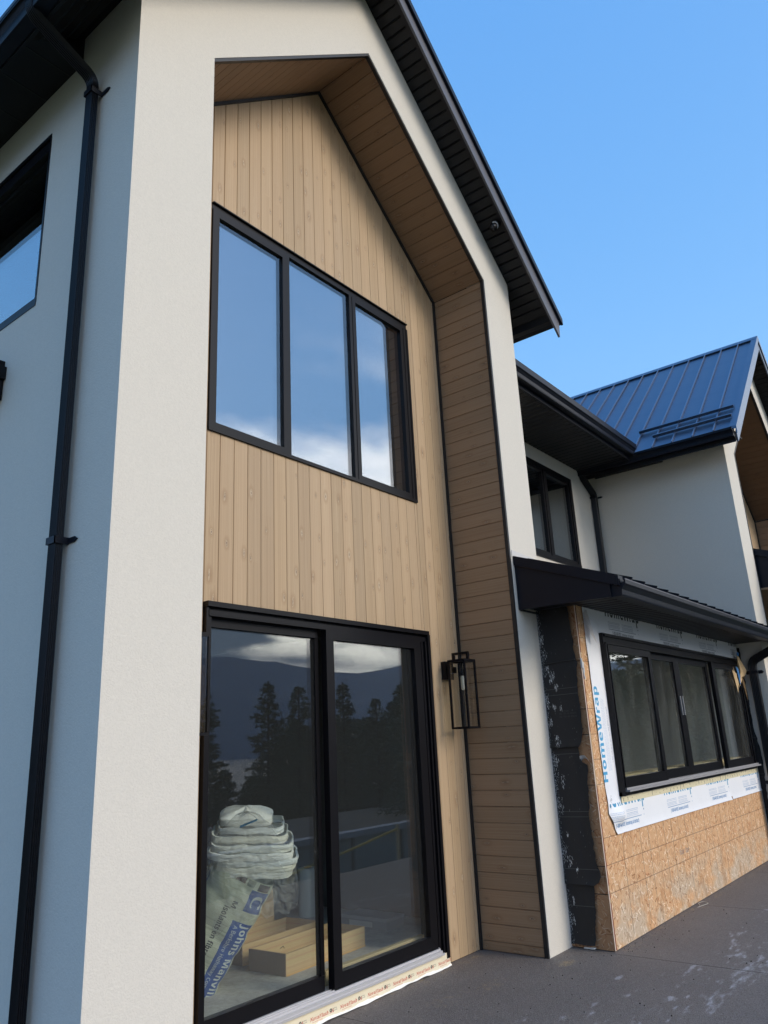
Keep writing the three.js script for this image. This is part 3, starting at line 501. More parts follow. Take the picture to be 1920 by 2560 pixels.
// ---------------------------------------------------------------- the unfinished bump-out: sheathing, house wrap, tar paper, slider window
const BX = 4.255, BR = 9.3, BF = 0.356, W3 = { x0: 4.705, x1: 9.2, y0: 1.085, y1: 2.47 };
function strands(g, w, h, n, r, pxm, vertical = 0.5) { // oriented-strand chips; pxm = pixels per metre
  g.fillStyle = '#cfa276'; g.fillRect(0, 0, w, h);
  for (let k = 0; k < n; k++) {
    const L = pxm * (0.018 + 0.06 * r() * r() + 0.02 * r()), W = pxm * (0.003 + 0.009 * r()), a = (r() - 0.5) * 2.6 + (r() < vertical ? Math.PI / 2 : 0), v = r();
    const c = v < 0.10 ? [146, 92, 52] : v < 0.34 ? [246, 224, 194] : v < 0.58 ? [232, 193, 150] : v < 0.76 ? [206, 151, 104] : v < 0.92 ? [222, 174, 128] : [178, 108, 62];
    const j = (r() - 0.5) * 22; g.save(); g.translate(r() * w, r() * h); g.rotate(a); g.fillStyle = `rgba(${c[0] + j | 0},${c[1] + j | 0},${c[2] + j | 0},0.85)`;
    g.beginPath(); g.moveTo(-L / 2, -W / 2 * r()); g.lineTo(L / 2 - 3 * r(), -W / 2); g.lineTo(L / 2, W / 2 * r()); g.lineTo(-L / 2 + 3 * r(), W / 2); g.fill();
    g.strokeStyle = 'rgba(90,55,25,0.28)'; g.lineWidth = 0.7; g.beginPath(); g.moveTo(-L / 2, W / 2); g.lineTo(L / 2, W / 2); g.stroke(); g.restore();
  }
}
const OSBW = 5.1, OSBH = 2.7;
const osbTex = canvasTex(2048, 1084, (g, w, h) => {
  const r = rng(12), sx = w / OSBW, X = (x) => (x - BX) * sx, Y = (y) => h - y * sx; strands(g, w, h, 27000, r, sx, 0.66);
  { // weathered foot: greyed and stained in patches
    const im = g.getImageData(0, 0, w, h), d = im.data, y0 = Math.floor(Y(0.62));
    for (let j = y0; j < h; j++) for (let i = 0; i < w; i++) { const y = (h - j) / sx, n = fbm(i * 0.012, j * 0.02, 2, 5), m = fbm(i * 0.03 + 9, j * 0.012, 7, 4), f = 0.62 * sstep(0.28, 0.68, n + 0.24 * (0.28 - y)) * sstep(0.55, 0.1, y), st = 0.35 * sstep(0.56, 0.74, m) * sstep(0.5, 0.05, y), k = (j * w + i) * 4, L = (d[k] + d[k + 1] + d[k + 2]) / 3; d[k] = mix(mix(d[k], L * 0.75 + 66, f), 150, st); d[k + 1] = mix(mix(d[k + 1], L * 0.75 + 57, f), 100, st); d[k + 2] = mix(mix(d[k + 2], L * 0.75 + 42, f), 58, st); }
    g.putImageData(im, 0, 0);
  }
  // printed stud lines and grid
  g.strokeStyle = 'rgba(60,38,22,0.55)'; g.lineWidth = 1.7;
  for (const y of [0.398, 0.6, 0.8, 1.205, 1.4, 1.6, 1.805, 2.2, 2.4]) { g.beginPath(); g.moveTo(0, Y(y)); g.lineTo(w, Y(y) + 1); g.stroke(); }
  g.lineWidth = 3.2;
  for (let k = 0; k < 26; k++) { const x = X(4.655 + 0.197 * k) + (r() - 0.5) * 3; g.strokeStyle = `rgba(44,28,18,${k % 3 === 1 ? 0.2 : 0.42})`; g.beginPath(); g.moveTo(x, Y(0.8)); g.lineTo(x + 1, Y(k % 2 ? 0.16 : 0.05)); g.stroke(); }
  // pencilled note and nail heads
  g.save(); g.translate(X(5.96), Y(0.46)); g.font = 'italic 26px sans-serif'; g.fillStyle = 'rgba(70,90,120,0.75)'; g.fillText('floor  fan', 0, 0); g.restore();
  for (let k = 0; k < 90; k++) { g.fillStyle = 'rgba(40,30,22,0.8)'; g.beginPath(); g.arc(r() * w, Y(r() * 0.8), 1.2 + 0.8 * r(), 0, 7); g.fill(); }
}, { wrap: true, repeat: [1 / OSBW, 1 / OSBH], offset: [-BX / OSBW, 0] });
const osb = new THREE.MeshStandardMaterial({ map: osbTex, roughness: 0.8, bumpMap: osbTex, bumpScale: 0.0025 });
const osbSideTex = canvasTex(256, 1024, (g, w, h) => { const r = rng(15), s = h / 2.7; strands(g, w, h, 3400, r, s, 0.5); g.fillStyle = 'rgba(96,62,36,0.38)'; g.fillRect(0, 0, w, h); g.strokeStyle = 'rgba(26,18,12,0.9)'; g.lineWidth = 2; for (const y of [0.398, 0.6, 1.205, 1.6, 1.805, 2.2]) { g.beginPath(); g.moveTo(0, h - y * s); g.lineTo(w, h - y * s); g.stroke(); } for (let k = 0; k < 40; k++) { g.fillStyle = 'rgba(30,20,12,0.9)'; g.beginPath(); g.arc(r() * w, r() * h, 1.5, 0, 7); g.fill(); } }, { repeat: [1 / 0.675, 1 / 2.7] });
const osbSide = new THREE.MeshStandardMaterial({ map: osbSideTex, roughness: 0.85, bumpMap: osbSideTex, bumpScale: 0.002 });
mesh('sheathing', poly([[BX + 0.012, 0.006], [BR, 0.006], [BR, 2.72], [BX + 0.012, 2.72]], 0.03, T(0, 0, BF - 0.03), [[[W3.x0 + 0.02, W3.y0 + 0.02], [W3.x0 + 0.02, W3.y1 - 0.02], [W3.x1 - 0.02, W3.y1 - 0.02], [W3.x1 - 0.02, W3.y0 + 0.02]]]), osb, house).userData.label = 'bare strand-board sheathing with pencilled grid lines';
const sideSheath = mesh('sheathing', box(BX, BX + 0.011, 0.006, 2.72, -0.0, BF), osbSide, house);
mesh('edge_strip', [box(BX - 0.002, BX + 0.009, 0.006, 2.68, BF, BF + 0.003)], std([0.72, 0.58, 0.46], 0.8), sideSheath);
{ const red = std([0.20, 0.052, 0.026], 0.7); for (const [a, b] of [[0.01, 0.34], [0.37, 0.42], [0.46, 1.2], [1.62, 2.22], [2.27, 2.68]]) mesh('painted_edge', box(BX + 0.009, BX + 0.03, a, b, BF, BF + 0.002), red, sideSheath); }
mesh('raw_edge', [[0.34, 0.37], [0.42, 0.46], [1.2, 1.62], [2.22, 2.27]].map(([a, b]) => box(BX + 0.009, BX + 0.03, a, b, BF, BF + 0.0015)), std([0.42, 0.28, 0.16], 0.8), sideSheath);
mesh('tape_scrap', [bar([4.262, 2.22, BF + 0.004], [4.262, 2.14, BF + 0.006], 0.02, 0.012, [0, 0, 1]), bar([4.285, 2.19, BF + 0.004], [4.28, 2.1, BF + 0.008], 0.02, 0.01, [0, 0, 1]), bar([4.27, 2.12, BF + 0.004], [4.29, 2.05, BF + 0.005], 0.016, 0.01, [0, 0, 1])], std([0.55, 0.56, 0.56], 0.4), sideSheath);
// tar paper: three lapped sheets with torn edges, smeared with base coat
const tarTex = canvasTex(384, 2048, (g, w, h) => {
  const r = rng(31), sx = w / 0.4, sy = h / 2.7, X = (z) => (z + 0.02) * sx, Y = (y) => h - y * sy;
  g.fillStyle = '#1d1b1b'; g.fillRect(0, 0, w, h);
  for (let k = 0; k < 2600; k++) { g.fillStyle = `rgba(${r() < 0.5 ? '18,17,17' : '48,46,45'},${0.05 + 0.1 * r()})`; g.fillRect(r() * w, r() * h, 2 + 14 * r(), 1 + 2 * r()); }
  g.strokeStyle = 'rgba(130,128,126,0.6)'; g.lineWidth = 2.2; for (const y of [1.98, 1.93, 1.45, 1.0, 0.96, 0.57, 0.3]) { g.beginPath(); g.moveTo(0, Y(y)); g.lineTo(w, Y(y + 0.008)); g.stroke(); }
  const smear = (z, y, n, s) => { for (let k = 0; k < n; k++) { const a = X(z) + (r() + r() - 1) * s * sx, b = Y(y) + (r() + r() - 1) * s * 2.0 * sy, t = 0.5 + 0.5 * r(), L = 3 + 16 * r() * r(); g.strokeStyle = `rgba(225,225,222,${t})`; g.lineWidth = 1.4 + 4.2 * r() * r(); const q = 1.2 + 1.2 * (r() - 0.5); g.beginPath(); g.moveTo(a, b); g.lineTo(a + L * Math.cos(q), b + L * Math.sin(q) * 1.6); g.stroke(); } };
  smear(0.085, 2.09, 60, 0.03); smear(0.12, 2.0, 34, 0.02); smear(0.052, 2.155, 30, 0.022); smear(0.077, 1.84, 22, 0.02); smear(0.14, 1.83, 12, 0.012); smear(0.03, 1.72, 30, 0.02); smear(0.08, 1.57, 34, 0.025); smear(0.07, 0.83, 16, 0.012); smear(0.12, 0.57, 16, 0.01); smear(0.057, 0.35, 16, 0.012); smear(0.03, 2.42, 30, 0.025); smear(0.02, 1.9, 40, 0.03); smear(0.03, 1.4, 40, 0.03); smear(0.03, 1.05, 40, 0.04); smear(0.03, 0.7, 40, 0.04); smear(0.03, 0.2, 30, 0.03); smear(0.04, 2.28, 30, 0.03); smear(0.07, 0.63, 30, 0.025); smear(0.08, 1.25, 26, 0.03);
  for (let y = 0; y < 2.7; y += 0.012) { const d = fbm(y * 4, 2, 1), n = 1 + 6 * d; for (let k = 0; k < n; k++) { g.fillStyle = `rgba(220,221,222,${0.4 + 0.55 * r()})`; g.fillRect(X(0) + r() * r() * sx * 0.05 * (0.3 + d), Y(y) + r() * 8, 1 + 5 * r() * d, 2 + 7 * r()); } }
  for (let k = 0; k < 150; k++) { g.strokeStyle = `rgba(210,210,210,${0.15 + 0.45 * r()})`; g.lineWidth = 1.2 + 1.6 * r(); const a = r() * w, b = r() * h; g.beginPath(); g.moveTo(a, b); g.lineTo(a + 12 * (r() - 0.5), b + 26 * (r() - 0.5)); g.stroke(); }
  g.fillStyle = 'rgba(110,110,110,0.5)'; g.font = '15px monospace'; g.fillText('SOLUTIONS', X(0.13), Y(1.79)); g.fillText('HAL-TEX 60 MINUTE', X(0.12), Y(1.77)); g.fillText('HAL-TEX 60 MINUTE', X(0.12), Y(1.745));
}, { wrap: false });
const tar = new THREE.MeshStandardMaterial({ map: tarTex, roughness: 0.72, side: THREE.DoubleSide });
function sheetX(name, xBase, left, right, y0, y1, wrinkle, lift, seed, mat = tar, parent = sideSheath) { // a sheet on a wall that faces -x; left(y), right(y) give its z range
  const nx = 14, ny = Math.max(8, Math.round((y1 - y0) / 0.022)), P = [], U = [], I = [];
  for (let j = 0; j <= ny; j++) for (let i = 0; i <= nx; i++) {
    const y = mix(y0, y1, j / ny), L = left(y), R = right(y), z = mix(L, R, i / nx), e = i / nx, low = Math.exp(-(y - y0) / 0.045);
    const x = xBase - 0.002 - wrinkle * fbm(z * 14 + seed, y * 5, seed, 3) * (0.25 + e) - lift * low * (0.3 + e * 0.9) * (0.5 + noise3(z * 12, seed, 1));
    P.push(x, y + low * 0.012 * (noise3(z * 20, seed, 4) - 0.5), z); U.push((z + 0.02) / 0.4, y / 2.7);
  }
  for (let j = 0; j < ny; j++) for (let i = 0; i < nx; i++) { const a = j * (nx + 1) + i; I.push(a, a + nx + 1, a + 1, a + 1, a + nx + 1, a + nx + 2); }
  const g = new THREE.BufferGeometry(); g.setAttribute('position', new THREE.Float32BufferAttribute(P, 3)); g.setAttribute('uv', new THREE.Float32BufferAttribute(U, 2)); g.setIndex(I); g.computeVertexNormals();
  return mesh(name, g, mat, parent);
}
const pw = (pts) => (y) => { for (let i = 0; i + 1 < pts.length; i++) if (y <= pts[i + 1][0]) return mix(pts[i][1], pts[i + 1][1], clamp((y - pts[i][0]) / (pts[i + 1][0] - pts[i][0]))); return pts[pts.length - 1][1]; };
const jag = (f, s) => (y) => f(y) + 0.02 * (fbm(y * 22, s, 1, 4) - 0.5);
sheetX('tar_paper', BX, () => 0.001, jag(pw([[0.03, 0.21], [0.3, 0.238], [0.5, 0.25], [0.62, 0.25]]), 1), 0.03, 0.62, 0.014, 0.02, 3);
sheetX('tar_paper', BX - 0.009, () => 0.001, jag(pw([[0.46, 0.255], [0.475, 0.30], [0.53, 0.322], [0.57, 0.318], [0.63, 0.295], [0.75, 0.29], [0.95, 0.285], [1.2, 0.30], [1.36, 0.315], [1.385, 0.27], [1.42, 0.262], [1.56, 0.25]]), 2), 0.462, 1.56, 0.014, 0.03, 5);
sheetX('tar_paper', BX - 0.02, () => 0.001, jag(pw([[1.5, 0.285], [1.56, 0.30], [1.64, 0.318], [1.8, 0.314], [2.1, 0.325], [2.18, 0.33], [2.3, 0.322], [2.5, 0.318], [2.67, 0.305]]), 3), 1.508, 2.67, 0.012, 0.022, 8);
mesh('paper_curl', (() => { const g = new THREE.CylinderGeometry(0.03, 0.055, 0.09, 12, 3, true, 0.4, 2.2); g.rotateZ(0.5); g.translate(BX - 0.03, 1.385, 0.29); return g; })(), std([0.5, 0.5, 0.5], 0.8, { side: THREE.DoubleSide }), sideSheath);
mesh('tar_lap', (() => { const g = bar([BX - 0.03, 2.2, 0.02], [BX - 0.036, 2.215, 0.32], 0.006, 0.012, [1, 0, 0]); return g; })(), std([0.03, 0.03, 0.03], 0.7), sideSheath);
sheetX('tar_paper', TX - 0.001, () => BF + 0.002, jag(pw([[0, 0.40], [0.9, 0.42], [1.2, 0.44], [1.6, 0.40], [2.66, 0.395]]), 6), 0.02, 2.63, 0.012, 0.01, 9);
mesh('membrane_tail', bar([4.25, 0.008, 0.11], [4.235, 0.012, 0.2], 0.03, 0.008), std([0.7, 0.7, 0.68], 0.6), sideSheath);

// house wrap with its print
const HX0 = 4.38, HX1 = 9.36, HY0 = 0.78, HY1 = 2.7;
const wrapTex = canvasTex(2048, 790, (g, w, h) => {
  const r = rng(51), s = w / (HX1 - HX0), X = (x) => (x - HX0) * s, Y = (y) => h - (y - HY0) * s;
  g.fillStyle = '#f1f1f2'; g.fillRect(0, 0, w, h);
  for (let k = 0; k < 5000; k++) { g.fillStyle = `rgba(170,175,185,${0.03 + 0.04 * r()})`; g.fillRect(r() * w, r() * h, 1, 2 + 8 * r()); }
  const block = (x, yb, blue, cut) => { // one repeat of the print: word, two columns of small type, rule, telephone line
    g.save(); g.beginPath(); g.rect(0, 0, w, h); g.clip();
    g.fillStyle = blue ? '#3f93bb' : '#26262c'; g.font = `bold ${0.205 * s | 0}px sans-serif`; g.save(); g.translate(X(x), Y(yb)); g.scale(0.78, 1); g.fillText('HomeWrap', 0, 0); g.restore();
    const ink = blue ? 'rgba(70,110,160,' : 'rgba(60,64,80,';
    for (let c = 0; c < 2; c++) for (let l = 0; l < 5; l++) { g.fillStyle = ink + (0.30 + 0.15 * r()) + ')'; let a = X(x + 0.06 + c * 0.33); const e = X(x + 0.34 + c * 0.33) - 8 * r(); const y = Y(yb - 0.045 - l * 0.0115 - (l > 1 ? 0.005 : 0)); while (a < e) { const q = 2 + 7 * r(); g.fillRect(a, y, Math.min(q, e - a), 2); a += q + 1.6; } }
    g.fillStyle = ink + '0.75)'; g.fillRect(X(x + 0.07), Y(yb - 0.112), 0.66 * s, 1.8);
    g.font = `bold ${0.042 * s | 0}px sans-serif`; g.fillStyle = blue ? 'rgba(52,104,160,0.9)' : 'rgba(50,54,66,0.85)'; g.save(); g.translate(X(x + 0.14), Y(yb - 0.162)); g.scale(0.86, 1); g.fillText('(1-800-448-9835, homewrap.ca/contact)', 0, 0, 0.6 * s); g.restore();
    g.beginPath(); g.arc(X(x + 0.8), Y(yb - 0.07), 3, 0, 7); g.fill(); g.font = '8px sans-serif'; g.fillText('R', X(x + 0.79), Y(yb - 0.12));
    g.restore();
  };
  for (const x of [4.88, 6.23, 7.575, 8.92]) block(x, 2.642, false);  // top row inked near black: soffit shade painted into the blue print
  for (const x of [4.39, 5.735, 7.07, 8.42]) block(x, 1.014, true);
  // the sheet up the left jamb runs with its print upwards
  g.fillStyle = '#f3f3f5'; g.fillRect(0, Y(2.50), X(4.705), Y(1.04) - Y(2.50));
  g.save(); g.translate(X(4.502), Y(1.2)); g.rotate(-Math.PI / 2); g.fillStyle = '#4ea3cf'; g.font = `bold ${0.132 * s | 0}px sans-serif`; const tw = g.measureText('HomeWrap').width || 1; g.scale((0.80 * s) / tw, 1); g.fillText('HomeWrap', 0, 0); g.restore();
  for (let l = 0; l < 7; l++) { g.fillStyle = 'rgba(80,120,170,0.28)'; let a = Y(1.3); const x = X(4.535 + l * 0.011); while (a > Y(1.88)) { const q = 3 + 8 * r(); g.fillRect(x, a - q, 1.6, q); a -= q + 2; } }
  g.save(); g.translate(X(4.66), Y(1.36)); g.rotate(-Math.PI / 2); g.fillStyle = 'rgba(60,80,120,0.8)'; g.font = '9px sans-serif'; g.fillText('1-800-448-9835   INSTALL PER MANUFACTURER', 0, 0, 0.5 * s); g.restore();
  g.save(); g.translate(X(4.48), Y(1.0)); g.rotate(-1); g.font = 'italic 16px serif'; g.fillStyle = 'rgba(60,62,70,0.8)'; g.fillText('K  76"', 0, 0); g.restore();
}, { wrap: false });
{
  const hole = (x, y) => x > W3.x0 - 0.002 && x < W3.x1 + 0.002 && y > W3.y0 + 0.0 && y < W3.y1 + 0.002;
  const edgeL = pw([[0.80, 4.545], [0.9, 4.49], [0.97, 4.428], [1.04, 4.441], [1.3, 4.42], [2.0, 4.405], [2.7, 4.393]]);
  const xs = [], ys = []; for (let k = 0; k <= 100; k++) xs.push(4.38 + k * 0.0497); for (let k = 0; k <= 56; k++) ys.push(0.804 + k * 0.0337);
  const snap = (a, v) => { let m = 0; a.forEach((q, k) => { if (Math.abs(q - v) < Math.abs(a[m] - v)) m = k; }); a[m] = v; };
  for (const v of [W3.x0, W3.x1, 9.3]) snap(xs, v); for (const v of [W3.y0, W3.y1]) snap(ys, v);
  const P = [], U = [], I = [], nx = xs.length, ny = ys.length;
  for (let j = 0; j < ny; j++) for (let i = 0; i < nx; i++) {
    let y = ys[j], x = Math.max(xs[i], edgeL(y)); x = Math.min(x, 9.3);
    const nb = Math.min(Math.abs(x - W3.x0), Math.abs(y - W3.y0) + (x < W3.x0 ? 9 : 0)), k = sstep(0, 0.06, nb);
    let z = BF + 0.002 + (0.008 * fbm(x * 5, y * 6, 2, 4) + 0.005 * fbm(x * 16, y * 9, 6, 3)) * k; if (j === 0) z += 0.004 + 0.006 * noise3(x * 3, 1, 1);
    const curl = Math.exp(-(((x - 4.62) / 0.11) ** 2) - (((y - 0.94) / 0.055) ** 2)); z += 0.05 * curl;
    const fold = Math.exp(-(((x - 7.86) / 0.05) ** 2)) * sstep(0.9, 0.81, y); z += 0.02 * fold;
    P.push(x, y, z); U.push((x - HX0) / (HX1 - HX0), (y - HY0) / (HY1 - HY0));
  }
  for (let j = 0; j + 1 < ny; j++) for (let i = 0; i + 1 < nx; i++) { const x = (xs[i] + xs[i + 1]) / 2, y = (ys[j] + ys[j + 1]) / 2; if (hole(x, y) || xs[i + 1] < edgeL(y) - 0.02) continue; if (y < 0.85 && x > 7.87 && x < 7.87 + (0.85 - y) * 3.6 && y < 0.86) continue; const a = j * nx + i; I.push(a, a + 1, a + nx, a + 1, a + nx + 1, a + nx); }
  const g = new THREE.BufferGeometry(); g.setAttribute('position', new THREE.Float32BufferAttribute(P, 3)); g.setAttribute('uv', new THREE.Float32BufferAttribute(U, 2)); g.setIndex(I); g.computeVertexNormals();
  const wrap = mesh('house_wrap', g, new THREE.MeshStandardMaterial({ map: wrapTex, roughness: 0.55, side: THREE.DoubleSide }), house);
  mesh('sill_tape', box(4.72, 9.29, 1.03, 1.082, BF + 0.008, BF + 0.0105), std([0.73, 0.66, 0.45], 0.6), wrap);
  const flap = quadGeo([[[4.40, 2.62, BF + 0.012], [4.405, 2.44, BF + 0.05], [4.50, 2.36, BF + 0.06], [4.47, 2.66, BF + 0.014]]], [[[0, 0], [1, 0], [1, 1], [0, 1]]]);
  mesh('wrap_flap', flap, std([0.66, 0.62, 0.60], 0.6, { side: THREE.DoubleSide }), wrap);
  const st = rng(8); mesh('staple', Array.from({ length: 46 }, (_, k) => box(4.76 + k * 0.098, 4.763 + k * 0.098, 1.036 + 0.03 * st(), 1.05 + 0.03 * st(), BF + 0.0105, BF + 0.013)), std([0.25, 0.24, 0.22], 0.5), wrap).userData.kind = 'stuff';
}
// slider window
{
  const { x0, x1, y0, y1 } = W3, f = BF;
  const w = mesh('slider_window', [box(x0, x1, y1 - 0.1, y1, f - 0.08, f + 0.035), box(x0 + 0.02, x1, y1 - 0.03, y1 - 0.012, f + 0.035, f + 0.05), box(x0 + 0.02, x1, y1 - 0.098, y1 - 0.085, f + 0.035, f + 0.05), box(x0, x0 + 0.022, y0, y1 - 0.1, f - 0.08, f + 0.055), box(x0 + 0.022, x0 + 0.06, y0, y1 - 0.1, f - 0.08, f + 0.035), box(x1 - 0.05, x1, y0, y1 - 0.1, f - 0.08, f + 0.035), box(x1 - 0.11, x1 - 0.07, y0, y1 - 0.1, f - 0.08, f + 0.025), box(x1 - 0.17, x1 - 0.13, y0, y1 - 0.1, f - 0.08, f + 0.01), box(x0, x1, y0, y0 + 0.03, f - 0.08, f + 0.03)], blackFrame, house);
  const grey = std([0.30, 0.29, 0.29], 0.6);
  mesh('sill', [box(x0 + 0.07, x1 + 0.03, y0 + 0.03, y0 + 0.045, f - 0.08, f + 0.075), box(x0 + 0.07, x1 + 0.02, y0 + 0.045, y0 + 0.062, f + 0.02, f + 0.05), box(x0 + 0.07, x1 + 0.02, y0 + 0.045, y0 + 0.07, f - 0.08, f - 0.0)], grey, w);
  const panel = (a, b, z, wl, wr) => { const c = y0 + 0.062, d = y1 - 0.102; const bar1 = [[[a, c], [b, c], [b - wr, c + 0.085], [a + wl, c + 0.085]], [[a, d], [a + wl, d - 0.06], [b - wr, d - 0.06], [b, d]]], bar2 = [[[a, c], [a + wl, c + 0.085], [a + wl, d - 0.06], [a, d]], [[b, c], [b, d], [b - wr, d - 0.06], [b - wr, c + 0.085]]]; for (const q of bar1) mesh('rail', poly(q, 0.04, T(0, 0, z)), blackFrame, w); for (const q of bar2) mesh('stile', poly(q, 0.041, T(0, 0, z)), blackFrame, w); return [a + wl, b - wr, c + 0.085, d - 0.06, z + 0.02]; };
  const P = [panel(4.772, 5.83, f + 0.005, 0.012, 0.075), panel(5.815, 6.70, f - 0.04, 0.02, 0.085), panel(6.70, 7.83, f - 0.04, 0.085, 0.07), panel(7.885, 9.06, f + 0.0, 0.115, 0.03)];
  const dust = canvasTex(512, 512, (g, W, H) => { const r = rng(19); g.fillStyle = '#050505'; g.fillRect(0, 0, W, H); for (let k = 0; k < 1600; k++) { const x = r() * W, y = r() * H, L = 20 + 120 * r(), n = fbm(x * 0.012, y * 0.008, 3, 3); g.strokeStyle = `rgba(236,255,232,${0.035 * Math.max(0, n - 0.32)})`; g.lineWidth = 1 + 7 * r(); g.beginPath(); g.moveTo(x, y); g.quadraticCurveTo(x + 14 * (r() - 0.5), y + L / 2, x + 26 * (r() - 0.5), y + L); g.stroke(); } for (let k = 0; k < 700; k++) { g.fillStyle = `rgba(255,255,255,${0.08 + 0.2 * r()})`; g.fillRect(r() * W, r() * H, 1, 1 + r()); } for (let k = 0; k < 5; k++) { g.strokeStyle = 'rgba(255,255,255,0.10)'; g.lineWidth = 2; g.beginPath(); const x = r() * W; g.moveTo(x, r() * 60); g.quadraticCurveTo(x + 60, 40 + 40 * r(), x + 140, 20 + 60 * r()); g.stroke(); } }, { srgb: false });
  const dustMat = new THREE.MeshStandardMaterial({ color: lin(0.55, 0.56, 0.52), alphaMap: dust, transparent: true, roughness: 0.95 });
  for (const [a, b, c, d, z] of P) { pane(a - 0.004, b + 0.004, c - 0.004, d + 0.004, z, glassDoor, w); mesh('dust_film', new THREE.PlaneGeometry(b - a, d - c).translate((a + b) / 2, (c + d) / 2, z + 0.003), dustMat, w); }
  mesh('lock', [box(6.655, 6.67, 1.75, 1.95, f + 0.0, f + 0.012), box(6.73, 6.745, 1.75, 1.95, f + 0.0, f + 0.012)], std([0.3, 0.3, 0.3], 0.4), w);
  mesh('drywall', box(9.1, 9.14, 0.13, 2.6, -2.2, 0.19), std([0.62, 0.61, 0.58], 0.9), w);
  mesh('interior_sill', box(4.6, 9.15, 0.98, 1.235, f - 0.26, f - 0.1), lumber, w);
}
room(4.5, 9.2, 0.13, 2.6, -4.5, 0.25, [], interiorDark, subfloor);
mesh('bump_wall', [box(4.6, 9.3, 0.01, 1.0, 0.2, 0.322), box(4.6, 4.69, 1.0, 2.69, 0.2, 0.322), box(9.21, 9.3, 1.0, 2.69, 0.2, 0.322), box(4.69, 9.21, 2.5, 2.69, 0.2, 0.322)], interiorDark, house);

// shed roof over the bump-out
{
  const top = (z) => 3.118 - 0.359 * z, x0 = 3.915, x1 = TX - 0.01;
  const pr = mesh('shed_roof', [poly([[0.006, top(0) - 0.02], [0.92, top(0.92) - 0.02], [0.92, top(0.92) - 0.05], [0.006, top(0) - 0.05]], x1 - x0, M4([0, 0, 1], [0, 1, 0], [-1, 0, 0], [x1, 0, 0])), poly([[WZ + 0.01, top(WZ) - 0.02], [0.006, top(0) - 0.02], [0.006, top(0) - 0.05], [WZ + 0.01, top(WZ) - 0.05]], x1 - MW - 0.01, M4([0, 0, 1], [0, 1, 0], [-1, 0, 0], [x1, 0, 0])), poly([[TZ + 0.01, top(TZ) - 0.02], [0.92, top(0.92) - 0.02], [0.92, top(0.92) - 0.05], [TZ + 0.01, top(TZ) - 0.05]], 0.75, M4([0, 0, 1], [0, 1, 0], [-1, 0, 0], [x1 + 0.75, 0, 0]))], blackMetal, house);
  for (let k = 0; k < 19; k++) { const x = 4.16 + 0.288 * k; if (x < x1) mesh('rib', bar([x, top(0.925) + 0.002, 0.925], [x, top(x < MW ? 0.01 : WZ + 0.02) + 0.002, x < MW ? 0.01 : WZ + 0.02], 0.02, 0.05), blackMetal, pr); }
  for (let k = 0; k < 18; k++) { const x = 4.16 + 0.288 * k; mesh('roof_panel', bar([x + 0.144, top(0.93) - 0.014, 0.93], [x + 0.144, top(0.2) - 0.014, 0.2], 0.262, 0.012), blackMetal, pr); }
  mesh('fascia', poly([[0.004, 2.647], [0.832, 2.637], [0.832, top(0.832) - 0.03], [0.004, top(0.0) - 0.03]], 0.018, alongX(x0 + 0.018)), blackMetal, pr);
  mesh('rake_trim', [poly([[0.004, top(0) - 0.078], [0.9, top(0.9) - 0.078], [0.9, top(0.9) + 0.006], [0.004, top(0) + 0.006]], 0.012, alongX(x0 - 0.004)), poly([[0.004, top(0) - 0.012], [0.9, top(0.9) - 0.012], [0.9, top(0.9) + 0.006], [0.004, top(0) + 0.006]], 0.1, alongX(x0 + 0.096)), box(x0 - 0.012, x0 + 0.085, top(0.9) - 0.078, top(0.9) + 0.004, 0.9, 0.912)], blackMetal, pr);
  mesh('eave_fascia', box(x0 + 0.018, x1, 2.637, 2.79, 0.815, 0.832), blackMetal, pr);
  mesh('gutter', gutterGeo(TX + 0.75 - x0 - 0.02, M4([0, 0, 1], [0, 1, 0], [-1, 0, 0], [TX + 0.75, 2.637, 0.833])), blackMetal, pr);
  mesh('gutter_lip', bar([x0 + 0.02, 2.764, 0.951], [TX + 0.75, 2.764, 0.951], 0.012, 0.008), fasciaMetal, pr);
  const n = 46; for (let k = 0; k < n; k++) { const x = x0 + 0.075 + k * 0.1175; if (x > x1 - 0.05) break; const z0 = x < BX ? 0.01 : BF + 0.012; put('soffit_panel', plank(0.1175, 0, 0.81 - z0, { t: 0.012, b: 0.009, gap: 0.003 }), M4([1, 0, 0], [0, 0, 1], [0, -1, 0], [x, 2.673, z0]), soffitMetal, pr); }
  mesh('soffit_backing', box(x0 + 0.02, x1, 2.687, 2.70, 0.01, 0.81), darkVoid, pr);
  mesh('wall_flashing', [poly([[3.885, 3.115], [MW, 3.115], [MW, 3.155], [3.885, 3.175]], 0.006, T(0, 0, 0.0005))], std([0.62, 0.60, 0.57], 0.6), pr);
  mesh('rake_soffit', box(x0 + 0.019, BX, 2.640, 2.650, 0.004, 0.03), blackMetal, pr);
}

